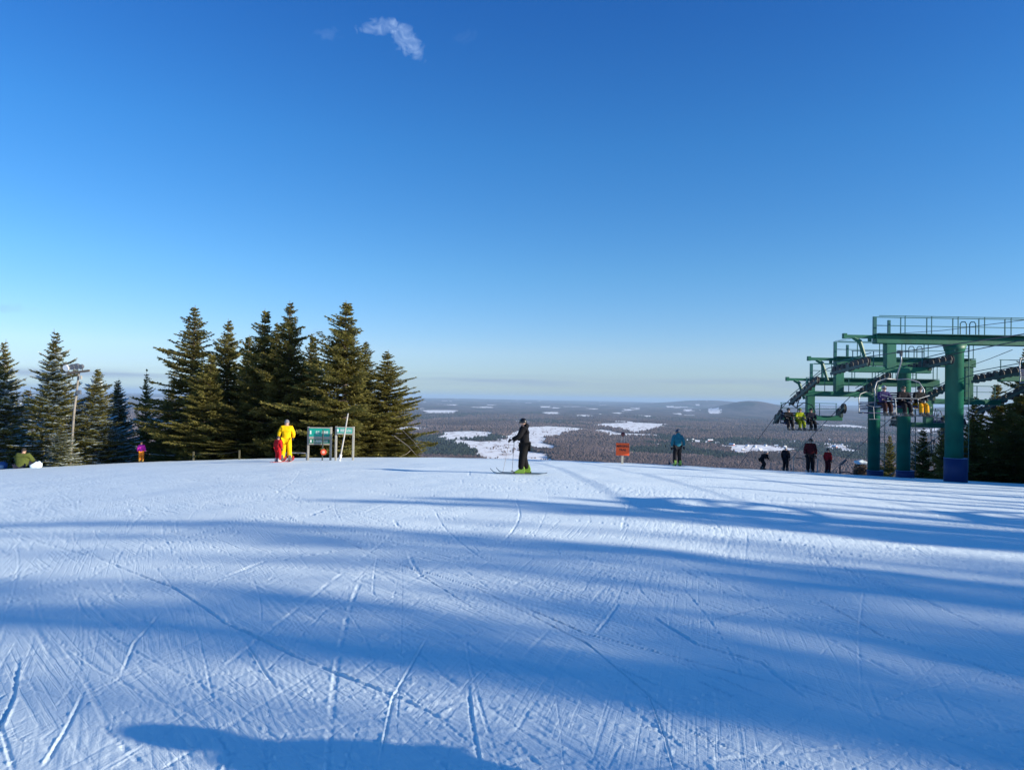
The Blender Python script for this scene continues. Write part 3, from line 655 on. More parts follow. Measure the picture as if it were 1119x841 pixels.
# ------------------------------------------------------------------ people
def smooth_col(c): return c
def ski_boot(fx, toe, m):
    b = MB(); T_ = lambda y, z, w_: [(fx - w_, y, z), (fx + w_, y, z)]
    prof = [(-.10, .0, .045), (.21, .0, .045), (.22, .05, .04), (.10, .12, .05), (.07, .24, .055), (-.06, .25, .055), (-.11, .12, .05)]
    vs = []
    for (y, z, w_) in prof: vs += [(fx - w_, y + toe, z), (fx + w_, y + toe, z)]
    n = len(prof); fs = [tuple(2 * i for i in range(n))[::-1], tuple(2 * i + 1 for i in range(n))]
    for i in range(n): j = (i + 1) % n; fs.append((2 * i, 2 * j, 2 * j + 1, 2 * i + 1))
    b.add(vs, fs)
    for z in (.10, .15, .2): b.box((fx + .06, toe + .02, z), (.02, .12, .02))
    return b
def glove(h, d, side, grip):
    """palm with four unequal fingers and a thumb; d is the pointing direction, grip closes the fingers"""
    b = MB(); h = Vector(h); d = Vector(d).normalized(); sx = Vector((side, 0, 0)); sx = (sx - d * sx.dot(d)).normalized(); nn = d.cross(sx).normalized()
    b.ell(h + d * .04, (.048, .052, .034), 8, 6)
    for i, ln in enumerate((.07, .082, .076, .06)):
        o = h + d * .075 + sx * (.033 - .022 * i); curl = nn * side * (.045 if grip else .015)
        b.tube([o - d * .02, o + d * ln * .5 + curl * .4, o + d * ln * (.35 if grip else .95) + curl * 1.3], [.013, .012, .009], 6)
    b.tube([h + sx * .03 + d * .01, h + sx * .062 + d * .045 + nn * side * .02, h + sx * .055 + d * .085 + nn * side * .04], [.015, .014, .01], 6)
    return b
STAND = dict(pel=(0, 0, .96), che=(0, .02, 1.28), nec=(0, .0, 1.47), head=(0, .02, 1.60), sh=.172,
             elL=(-.27, -.02, 1.15), haL=(-.26, .08, .90), elR=(.27, -.02, 1.15), haR=(.26, .08, .90),
             knL=(-.11, .06, .52), anL=(-.12, 0, .12), knR=(.11, .06, .52), anR=(.12, 0, .12), hip=.09, dhand=(0, .15, -1))
def person(label, loc, yaw, s, jacket, pants, headc, boots, gl=(.02, .02, .022), pose=None, skis=True, skic=(.05, .05, .06), hood=False, helmet=True, goggles=True, bulk=1., group=None, grip=False, skilen=1.65, headyaw=0., hair=None):
    J = dict(STAND); J.update(pose or {}); V = Vector
    root = empty('person', loc, yaw, s); tag(root, label, 'person', group)
    mj = mat('jacket_%s' % (jacket,), jacket, .85, spec=.2, var=.12, vscale=9, bump=.9, bscale=8); mp = mat('trousers_%s' % (pants,), pants, .85, spec=.2, var=.12, vscale=9, bump=.9, bscale=8)
    msk = mat('skin', (.55, .34, .26), .5); k = bulk
    pel, che, nec, hd = V(J['pel']), V(J['che']), V(J['nec']), V(J['head']); up = (nec - che).normalized()
    shL = nec + V((-J['sh'], 0, -.055)); shR = nec + V((J['sh'], 0, -.055)); hpL = pel + V((-J['hip'], 0, -.06)); hpR = pel + V((J['hip'], 0, -.06))
    eL, hL, eR, hR = (V(J[q]) for q in ('elL', 'haL', 'elR', 'haR')); kL, aL, kR, aR = (V(J[q]) for q in ('knL', 'anL', 'knR', 'anR'))
    # body: one surface with a shaped head
    vs = [pel, che, nec, hd - V((0, 0, .05)), shL, eL, hL, shR, eR, hR, hpL, kL, aL, hpR, kR, aR]
    ed = [(0, 1), (1, 2), (2, 3), (2, 4), (4, 5), (5, 6), (2, 7), (7, 8), (8, 9), (0, 10), (10, 11), (11, 12), (0, 13), (13, 14), (14, 15)]
    rad = [(.13, .10), (.13, .10), .055, .06, .06, .042, .03, .06, .042, .03, .08, .055, .04, .08, .055, .04]
    hy = Matrix.Rotation(headyaw, 3, 'Z')
    def face(p):
        q = p.copy()
        if p.z < -.1: q.x *= 1 + p.z * .25; q.y = q.y * (1 + p.z * .12) + .03
        if p.y > .55 and abs(p.x) < .35:
            q.y += .14 * max(0, 1 - abs(p.x) / .3) * max(0, 1 - abs(p.z + .12) / .22)                       # nose
            q.y += .05 * max(0, 1 - abs(p.z + .48) / .12) * max(0, 1 - abs(p.x) / .3)                        # lips
            q.y += .07 * max(0, 1 - abs(p.z + .8) / .18)                                                     # chin
        if p.y > .5 and .12 < abs(p.x) < .5: q.y -= .08 * max(0, 1 - abs(p.z - .08) / .16)                    # eye sockets
        return q
    hm = MB().ell(hd, (.078, .10, .118), 16, 14, face, hy)
    for sx in (-1, 1): hm.ell(hd + hy @ V((sx * .08, -.005, -.01)), (.014, .022, .032), 6, 5)
    body = skin('body', vs, ed, rad, msk, root, 1, hm)
    if pose and 'lean' in pose: pass
    # jacket
    low = pel + (pel - che).normalized() * .10 + V((0, 0, 0)); w1 = che.lerp(pel, .5)
    vj = [w1, low, che, nec - V((0, 0, .02)), nec + V((0, 0, .03)), shL, shL.lerp(eL, .5), eL, eL.lerp(hL, .9), shR, shR.lerp(eR, .5), eR, eR.lerp(hR, .9)]
    ej = [(0, 1), (0, 2), (2, 3), (3, 4), (3, 5), (5, 6), (6, 7), (7, 8), (3, 9), (9, 10), (10, 11), (11, 12)]
    rj = [(.165 * k, .13 * k), (.18 * k, .145 * k), (.18 * k, .135 * k), (.10 * k, .09 * k), (.07, .07), .092 * k, .082 * k, .07 * k, .056 * k, .092 * k, .082 * k, .07 * k, .056 * k]
    jk = skin('jacket', vj, ej, rj, mj, root, 2)
    if hood: MB().ell(nec + V((0, -.09, .03)), (.12, .08, .10), 12, 8).build('hood', mj, root, True)
    mid = pel + V((0, 0, -.02))
    tr_ = skin('trousers', [mid, hpL, hpL.lerp(kL, .5), kL, kL.lerp(aL, .55), aL.lerp(kL, .0), hpR, hpR.lerp(kR, .5), kR, kR.lerp(aR, .55), aR.lerp(kR, .0)],
         [(0, 1), (1, 2), (2, 3), (3, 4), (4, 5), (0, 6), (6, 7), (7, 8), (8, 9), (9, 10)],
         [(.14 * k, .12 * k), .115 * k, .105 * k, .088 * k, .085 * k, .09 * k, .115 * k, .105 * k, .088 * k, .085 * k, .09 * k], mp, root, 2)
    mg = mat('glove_%s' % (gl,), gl, .7)
    for (h_, e_, sd) in ((hL, eL, 1), (hR, eR, -1)):
        glove(h_, (h_ - e_), sd, grip).build('glove', mg, root, True)
    mh = mat('hat_%s' % (headc,), headc, .35 if helmet else .9, var=.1)
    def shell(p):
        q = p.copy()
        if p.z < -.15: q.z = -.15 + (p.z + .15) * .25; q.x *= 1.02
        if p.z < .15 and p.y > .35: q.y = .35 + (p.y - .35) * .2; q.z = max(q.z, .12)
        return q
    kk = 1.0 if helmet else .93
    hat = MB().ell(hd + V((0, -.008, .035)), (.108 * kk, .128 * kk, .125 * kk), 18, 12, shell, hy)
    hat.build('helmet' if helmet else 'hat', mh, root, True)
    if goggles:
        gg = MB()
        for i in range(9):
            a = -1.15 + i * 2.3 / 8; a2 = -1.15 + (i + 1) * 2.3 / 8
            if i < 8:
                q = [hd + hy @ V((math.sin(t) * .098, math.cos(t) * .112, z)) for t, z in ((a, -.012), (a2, -.012), (a2, .045), (a, .045))]; gg.add(q, [(0, 1, 2, 3)])
        for i in range(16):
            a = i * math.pi / 8; a2 = (i + 1) * math.pi / 8
            q = [hd + hy @ V((math.sin(t) * .112, math.cos(t) * .130 - .008, z)) for t, z in ((a, .008), (a2, .008), (a2, .03), (a, .03))]; gg.add(q, [(0, 1, 2, 3)])
        gg.build('goggles', mat('goggle_lens', (.03, .03, .04), .1, spec=.8), root)
    if hair:
        MB().tube([hd + hy @ V((0, -.09, 0)), hd + hy @ V((0, -.11, -.12)), hd + hy @ V((0, -.10, -.25))], [.06, .055, .025], 8).build('hair', mat('hair_%s' % (hair,), hair, .7), root, True)
    mb = mat('boot_%s' % (boots,), boots, .35)
    for (a_, sd) in ((aL, -1), (aR, 1)):
        z0 = a_.z - .12; bo = ski_boot(a_.x, a_.y - .02, mb)
        bo.v = [(x, y, z + z0 + .03) for x, y, z in bo.v]; bo.build('ski_boot', mb, root, bevel=.008)
        if skis:
            s_ = MB(); n = 14; pf = []
            for i in range(n + 1):
                t = i / n; y = a_.y - skilen * .40 + skilen * t; w_ = .045 + .02 * abs(t - .45) ** 1.2 if t < .93 else .055 * (1 - (t - .93) / .09)
                z = .012 + (.14 * ((t - .88) / .12) ** 2 if t > .88 else 0) + (.02 * ((.05 - t) / .05) ** 2 if t < .05 else 0); pf.append((y, z, max(w_, .01)))
            vs = []; fs = []
            for (y, z, w_) in pf: vs += [(a_.x - w_, y, z), (a_.x + w_, y, z), (a_.x + w_, y, z + .016), (a_.x - w_, y, z + .016)]
            for i in range(n):
                for q in range(4): fs.append((4 * i + q, 4 * i + (q + 1) % 4, 4 * i + 4 + (q + 1) % 4, 4 * i + 4 + q))
            fs += [(3, 2, 1, 0), (4 * n, 4 * n + 1, 4 * n + 2, 4 * n + 3)]; s_.add([(x, y, z + z0) for x, y, z in vs], fs)
            so_ = s_.build('ski', mat('ski_%s' % (skic,), skic, .3, coat=.4), root)
            MB().box((a_.x, a_.y - .11, z0 + .05), (.07, .08, .05), ch=.01).box((a_.x, a_.y + .21, z0 + .05), (.07, .07, .05), ch=.01).build('binding', mat('binding_black', (.03, .03, .03), .4), so_)
    return root
def ski_pole(top, tip, label, group='ski poles'):
    top = Vector(top); tip = Vector(tip); root = empty('ski_pole', tip); d = top - tip
    MB().tube([(0, 0, 0), d * .04, d * .9], [.002, .007, .009], 6).build('shaft', mat('pole_alloy', (.25, .25, .27), .35, .8), root)
    MB().tube([d * .89, d * .95, d * 1.01], [.014, .017, .015], 8).build('grip', mat('grip_black', (.02, .02, .02), .8), root)
    MB().tube([d * .055, d * .065], [.045, .02], 10).build('basket', mat('grip_black', (.02, .02, .02), .8), root)
    tag(root, label, 'ski pole', group); return root
def stand(px, D, dz=0.): x = P(px, 500, D).x; return (x, D, bz(x, D) + dz)

# skier in black, in profile facing left
L0 = stand(572, 21.4, .005); s0 = .90
person('skier in black with lime boots standing in profile on the crest', L0, R(84), s0, (.006, .006, .008), (.005, .005, .006), (.008, .008, .01), (.19, .33, .03),
       pose=dict(pel=(0, -.04, .95), che=(0, .0, 1.28), nec=(0, .01, 1.48), head=(0, .04, 1.61), elL=(-.25, .14, 1.17), haL=(-.20, .38, 1.08), elR=(.26, .02, 1.16), haR=(.22, .27, 1.06), knL=(-.11, .04, .52), anL=(-.13, .06, .12), knR=(.11, .0, .52), anR=(.13, -.1, .12), dhand=(0, 1, 0)),
       bulk=1.28, grip=True, skic=(.02, .02, .025), headyaw=R(-25), group=None, hood=True)
rt = Matrix.Rotation(R(84), 3, 'Z')
for (hx, hy_, tx_, ty_, lb) in ((-.20, .42, -.36, .62, 'ski pole planted ahead of the skier in black, the nearer to the camera'), (.22, .32, .40, .40, 'ski pole planted beside the skier in black, the farther from the camera')):
    tp = Vector(L0) + rt @ Vector((hx * s0, hy_ * s0, 1.12 * s0)); tb = Vector(L0) + rt @ Vector((tx_ * s0, ty_ * s0, 0)); tb.z = bz(tb.x, tb.y)
    ski_pole(tp, tb, lb)
YL = (.85, .50, .002)
person('person in a bright yellow ski suit seen from behind near the green signs', stand(313, 31.7), R(8), 1.02, YL, YL, (.16, .16, .18), (.12, .11, .12), bulk=1.18, skis=True, helmet=False, goggles=False,
       pose=dict(elL=(-.30, -.02, 1.17), haL=(-.32, .1, .95), elR=(.29, .0, 1.15), haR=(.24, .16, .98), anL=(-.16, 0, .12), anR=(.16, .0, .12)), skic=(.5, .06, .05))
person('child in a red suit standing close against the person in yellow', stand(304, 31.2), R(-25), .62, (.42, .010, .015), (.42, .010, .015), (.03, .01, .02), (.4, .4, .42), bulk=1.35, skilen=1.5, skic=(.5, .06, .05))
person('person in a teal blue jacket and dark trousers seen from behind', stand(740, 35.6), R(6), 1.0, (.015, .14, .20), (.012, .012, .016), (.02, .04, .08), (.30, .48, .06), bulk=1.15, hood=True, skis=True, skilen=1.5,
       pose=dict(elR=(.30, .0, 1.16), haR=(.34, .08, .93)))
ski_pole(P(727, 486, 35.6) + Vector((0, 0, 0)), P(731, 508, 36.2), 'ski pole hanging left of the person in teal')
person('skier in black bending forward under the lift', stand(833, 41), R(-75), .68, (.008, .008, .012), (.008, .008, .01), (.25, .25, .28), (.03, .03, .03), bulk=1.2, skilen=1.5,
       pose=dict(pel=(0, -.12, .88), che=(0, .10, 1.12), nec=(0, .28, 1.28), head=(0, .40, 1.36), elL=(-.2, .32, 1.0), haL=(-.18, .50, .85), elR=(.2, .30, 1.0), haR=(.18, .5, .85), knL=(-.12, .15, .5), knR=(.12, .15, .5)))
person('skier in black with a white helmet left of the adult in dark red', stand(858, 40.5), R(-40), .75, (.01, .01, .016), (.008, .008, .012), (.55, .55, .58), (.03, .03, .03), bulk=1.2, skilen=1.5)
person('tall adult in a dark red jacket and black trousers under the lift', stand(885, 39.6), R(170), 1.03, (.10, .012, .016), (.008, .008, .012), (.02, .015, .015), (.03, .03, .03), bulk=1.25, skilen=1.5)
person('child in a bright red jacket right of the adult in dark red', stand(904, 39), R(-60), .74, (.30, .01, .015), (.07, .006, .01), (.015, .015, .02), (.04, .04, .04), bulk=1.2, skilen=1.45)
person('small child in a magenta jacket and orange trousers by the snowy spruces', stand(155, 43.2, .0), R(20), .68, (.62, .03, .40), (.75, .22, .02), (.7, .25, .12), (.5, .3, .05), bulk=1.3, skilen=1.2, helmet=False, goggles=False)
SIT = dict(pel=(0, -.30, .17), che=(0, -.22, .50), nec=(0, -.14, .68), head=(0, -.10, .82), elL=(-.32, -.02, .42), haL=(-.25, .25, .35), elR=(.32, -.02, .42), haR=(.25, .25, .35), knL=(-.22, .25, .45), anL=(-.22, .5, .12), knR=(.22, .25, .45), anR=(.22, .5, .12), hip=.1)
person('person in an olive green jacket sitting on the snow at far left', stand(28, 41.5, -.05), R(10), 1.22, (.075, .095, .022), (.012, .014, .03), (.025, .02, .018), (.03, .03, .03), pose=SIT, bulk=1.75, skis=False, helmet=False, goggles=False)
person('bystander in a dark coat standing just outside the view on the right', (3.20, 2.05, bz(3.20, 2.05)), R(10), 1.0, (.03, .03, .05), (.02, .02, .025), (.02, .02, .02), (.03, .03, .03), skis=False, bulk=1.5, pose=dict(elL=(-.22, 0, 1.16), haL=(-.17, .06, .93), elR=(.22, 0, 1.16), haR=(.17, .06, .93)))
# bundle and snow lump at the far left
b_ = MB(); q = Vector(stand(4, 42)); b_.ell(q + Vector((0, 0, .18)), (.26, .2, .24), 12, 8, lambda p: Vector((p.x, p.y, p.z * (1 - .15 * p.x))))
rk = empty('backpack', q); b_ = MB().ell((0, 0, .2), (.27, .2, .24), 14, 10, lambda p: Vector((p.x * (1 + .1 * p.z), p.y, max(p.z, -.85))))
b_.build('bag', mat('bag_blue', (.03, .09, .26), .7, bump=.3), rk, True); MB().ell((.05, -.16, .15), (.14, .07, .11), 10, 8).build('front_pocket', mat('bag_pale', (.35, .40, .5), .7), rk, True)
MB().tube([(-.12, .18, .4), (-.16, .24, .2), (-.12, .2, .02)], .02, 6).build('shoulder_strap', mat('grip_black', (.02, .02, .02), .8), rk)
tag(rk, 'blue and pale bag lying on the snow at the left edge', 'bag')
q = Vector(stand(40, 41)); q.z -= .05
def lumpy(p): k_ = 1 + .18 * math.sin(p.x * 5 + 1) * math.cos(p.y * 4) + .1 * math.sin(p.z * 7); return p * k_
tag(MB().ell(q + Vector((.02, 0, .12)), (.28, .25, .22), 16, 10, lumpy).ell(q + Vector((.15, .05, .26)), (.17, .15, .13), 14, 8, lumpy).build('snow_lump', MATS['snow'], None, True), 'white snow lump right of the person in olive green', 'snow lump')

# ------------------------------------------------------------------ signs, pole, fence
galv = mat('galvanised_steel', (.42, .40, .37), .55, .3, var=.15, vscale=12); teal = mat('sign_teal', (.004, .34, .26), .45, var=.06); dkgreen = mat('sign_green', (.008, .16, .10), .45); wht = mat('sign_white', (.8, .82, .8), .5)
trimm = mat('sign_frame_wood', (.34, .33, .29), .7, var=.15, vscale=10)
def board_sign(px0, px1, rows, D, label, marks):
    xa, xb = P(px0, 480, D).x, P(px1, 480, D).x; z0 = bz(xa, D); root = empty('trail_sign', ((xa + xb) / 2, D, z0)); tag(root, label, 'trail sign')
    hw = (xb - xa) / 2; pm = (px0 + px1) / 2; top = P(pm, rows[0][0], D).z - z0 + .05
    for sx in (-1, 1): MB().box((sx * hw, 0, top / 2 - .1), (.085, .085, top + .2)).build('post', trimm, root, bevel=.008)
    for i, (ya, yb, mm) in enumerate(rows):
        za, zb = P(pm, ya, D).z - z0, P(pm, yb, D).z - z0
        pn = MB().box((0, -.06, (za + zb) / 2), (2 * hw - .10, .03, za - zb)).build('sign_panel', mm, root, bevel=.004)
        fr = MB(); zz = (za + zb) / 2
        fr.box((0, -.05, za + .015), (2 * hw - .09, .055, .045)).box((0, -.05, zb - .02), (2 * hw - .09, .055, .06)).build('sign_frame', trimm, pn)
        mk = MB()
        for (mx, mz, mw_, mh_) in marks[i]: mk.box((mx * hw, -.078, zz + mz * (za - zb)), (mw_ * hw, .006, mh_ * (za - zb)))
        mk.build('lettering', wht, pn)
    return root
gm = random.Random(3)
def word(x0, x1, h=.36, z=0.): 
    out_ = []; x = x0
    while x < x1:
        w_ = gm.uniform(.05, .075); k_ = gm.random()
        out_.append((x, z, .022, h)); out_.append((x + w_ * .45, z + (h * .3 if k_ < .5 else -h * .3), w_ * .6, h * .22))
        if k_ < .6: out_.append((x + w_ * .8, z, .022, h))
        x += w_ + .05
    return out_
board_sign(337.3, 361.8, [(467.5, 477, teal), (479.2, 484.3, dkgreen)], 33, 'wide green trail sign with two rows on two posts', [[(-.78, 0, .13, .4)] + word(-.30, .0, .36) + word(.25, .80, .36), [(-.74, 0, .14, .5)] + word(-.48, .75, .5)])
board_sign(367.5, 386.3, [(467.0, 473.2, teal)], 32.6, 'narrow green trail sign with one row beside the wide one', [[(-.76, 0, .2, .5)] + word(-.45, .75, .5)])
r_ = empty('marker_post', stand(352.5, 32.6)); MB().tube([(0, 0, -.2), (.01, 0, 1.34)], .03, 8).build('post', mat('dark_post', (.03, .04, .035), .6), r_)
MB().tube([(.07, -.06, .37), (.07, -.085, .37)], .13, 20).build('disc', mat('disc_red', (.75, .09, .03), .5), r_); MB().tube([(.07, -.086, .37), (.07, -.092, .37)], .065, 16).build('disc_centre', mat('disc_pale', (.85, .5, .38), .5), r_)
tag(r_, 'thin dark post with a round red disc in front of the wide green sign', 'marker')
pa, pb = P(371.2, 498.5, 32), P(380.5, 451.5, 32.1); pa.z = bz(pa.x, pa.y) - .1
r_ = empty('leaning_stake', pa); d_ = pb - pa; MB().tube([(0, 0, 0), d_ * .5 + Vector((.01, 0, 0)), d_], [.035, .032, .028], 8).build('stake', mat('stake_grey', (.45, .43, .40), .6, var=.2), r_)
MB().tube([d_ * .1, d_ * .17], .06, 8).tube([d_ * .04, d_ * .08], .05, 8).build('tape', mat('tape_white', (.72, .72, .72), .6), r_)
tag(r_, 'grey stake leaning across the narrow green sign', 'stake')
r_ = empty('handrail', stand(329, 33)); b_ = MB(); b_.tube([(-.75, .1, .33), (.22, 0, .33), (.25, 0, .30), (.25, 0, -.1)], .022, 8).build('rail', galv, r_); MB().tube([(-.7, .1, .33), (-.7, .1, -.1)], .022, 8).build('post', galv, r_)
tag(r_, 'low bent metal handrail right of the person in yellow', 'handrail')
# orange sign
x, y, z = stand(680, 36); r_ = empty('warning_sign', (x, y, z)); up_ = EYE - z
pz = lambda py: P(680, py, 36).z - z
MB().box((0, .03, pz(483) / 2 - .1), (.10, .06, pz(483) + .2)).build('post', trimm, r_)
pn = MB().box((0, -.02, pz(490.5)), (.64, .03, .60)).build('sign_panel', mat('sign_orange', (.95, .10, .01), .5, var=.06), r_, bevel=.01)
def text(body, size, loc, parent, m, name='lettering'):
    cu = bpy.data.curves.new('t', 'FONT'); cu.body = body; cu.size = size; cu.align_x = 'CENTER'; cu.align_y = 'CENTER'; cu.extrude = .003; cu.offset = .004
    o = bpy.data.objects.new('t', cu); C.objects.link(o); dg = bpy.context.evaluated_depsgraph_get(); me = bpy.data.meshes.new_from_object(o.evaluated_get(dg)); bpy.data.objects.remove(o)
    me.materials.clear(); me.materials.append(m); o = link(bpy.data.objects.new(name, me), parent); o.location = loc; o.rotation_euler = (R(90), 0, 0); return o
blk = mat('letter_black', (.02, .012, .01), .6)
text('MERGING', .135, (0, -.041, pz(490.5) + .14), pn, blk); text('TRAIL', .135, (0, -.041, pz(490.5) - .04), pn, blk)
for sx in (-.07, .09): MB().tube([(sx, .02, pz(483) - .02), (sx * .8, .02, pz(476))], .012, 6).build('stake', galv, r_)
MB().ell((.01, .02, pz(474.3)), (.10, .09, .12), 12, 8).build('lantern', mat('lantern_red', (.11, .02, .02), .4), r_, True)
tag(r_, 'square orange sign with black letters and a dark red lantern on top', 'sign')
# wooden floodlight pole
x, y, z = stand(78, 43); r_ = empty('floodlight_pole', (x, y, z)); m43 = 43 / F; tz_ = P(82, 406.5, 43).z - z; wd = mat('pole_wood', (.22, .20, .175), .85, var=.25, vscale=5, bump=.5)
MB().tube([(-.05, 0, -.6), (.12, 0, tz_ * .55), (6.5 * m43, 0, tz_)], [.072, .066, .052], 12).build('pole', wd, r_, True)
MB().bar((-6 * m43, 0, tz_ - .07), (19 * m43, -.1, tz_ + .10), .10, .12).build('crossarm', mat('dark_wood', (.10, .085, .07), .85), r_)
for (dx, dz, rr, mm) in ((-6, .26, .17, 'lamp_white'), (0.5, .33, .15, 'lamp_dark'), (5, .36, .16, 'lamp_dark'), (10, .34, .13, 'lamp_dark')):
    l_ = MB().tube([(dx * m43, .1, tz_ + dz), (dx * m43, -.02, tz_ + dz), (dx * m43 - .02, -.16, tz_ + dz - .05)], [rr * .5, rr, rr * 1.1], 14).build('floodlight', mat(mm, (.85, .85, .85) if mm == 'lamp_white' else (.14, .15, .17), .4, .2), r_)
    MB().tube([(dx * m43, .03, tz_ + dz), (dx * m43, .03, tz_ + .02)], .02, 6).build('bracket', mat('dark_wood', (.10, .085, .07), .85), l_)
MB().box((9 * m43, -.05, tz_ - .3), (.12, .12, .2)).build('junction_box', galv, r_); MB().box((8.2 * m43, -.1, tz_ - 1.15), (.2, .16, .24)).build('transformer', mat('lamp_dark', (.14, .15, .17), .4), r_)
tag(r_, 'weathered wooden pole with a crossarm of floodlights among snowy spruces', 'floodlight pole')
# low rope fence
r_ = empty('rope_fence', stand(212, 43.0)); ox, oy, oz = stand(212, 43.0); pts = []
for px in (212, 262):
    x, y, z = stand(px, 44 - (px - 118) * .03); pts.append((x - ox, y - oy, z - oz + .44)); MB().box((x - ox, y - oy, z - oz + .2), (.07, .07, .60)).build('post', mat('fence_wood', (.10, .09, .05), .85, var=.2), r_)
cur = []
for a, b in zip(pts, pts[1:]):
    for k in range(5): t = k / 5; cur.append((a[0] + (b[0] - a[0]) * t, a[1] + (b[1] - a[1]) * t - .07, a[2] + (b[2] - a[2]) * t - .12 * t * (1 - t) * 4))
cur.append(pts[-1]); MB().tube(cur, .009, 5).build('rope', mat('rope_dark', (.06, .05, .04), .9), r_)
tag(r_, 'low fence of short posts and a slack rope before the spruces', 'fence')

# ------------------------------------------------------------------ chairlift
gp = mat('lift_green_paint', (.001, .105, .062), .5, var=.25, vscale=1.5, bump=.15, bscale=6); rail = mat('lift_rail_paint', (.006, .10, .10), .45); wheelm = mat('sheave_rubber', (.03, .028, .028), .7); steel = mat('cable_steel', (.09, .09, .10), .45, .7)
pad = mat('pad_blue', (.006, .024, .11), .6, bump=.2)
XO, XI = 14.5, 17.9
PO = [(0, 2.2), (15, 2.0), (21, 1.82), (30.6, 1.69), (34.2, 1.38), (35.2, 1.15), (39.3, -.2), (40.7, -.8), (49, -5.1), (75, -19), (160, -60)]
PI_ = [(0, 2.4), (15, 2.2), (26, 2.05), (31.3, 1.73), (34.2, 1.46), (35.7, 1.22), (38.8, .38), (40.2, -.25), (47, -3.46), (75, -18), (160, -60)]
ROPES = {'lo': (XO, PO, 0), 'li': (XI, PI_, 0), 'ri': (20.9, PI_, -.45), 'ro': (24.3, PO, -.45)}
X_at = {k: v[0] for k, v in ROPES.items()}
def rope_z(k, D):
    _, p, off = ROPES[k]; return EYE + off + X_at[k] * .01745 + float(np.interp(D, [a for a, b in p], [b for a, b in p]))
for k, lb in (('lo', 'haul cable carrying the occupied chairs, leftmost of the four'), ('li', 'haul cable over the inner sheaves left of the lift poles'), ('ri', 'haul cable over the inner sheaves right of the lift poles'), ('ro', 'haul cable over the outer sheaves nearest the right edge')):
    b_ = MB(); X_ = ROPES[k][0]; b_.tube([(X_, D, rope_z(k, D)) for D in (9.5, 14, 21, 26, 30.6, 32, 34.2, 35.4, 37, 38.9, 40.4, 44, 49, 60, 75, 110, 160)], .018, 6)
    tag(b_.build('haul_cable', steel), lb, 'cable', 'haul cables of the double chairlift')
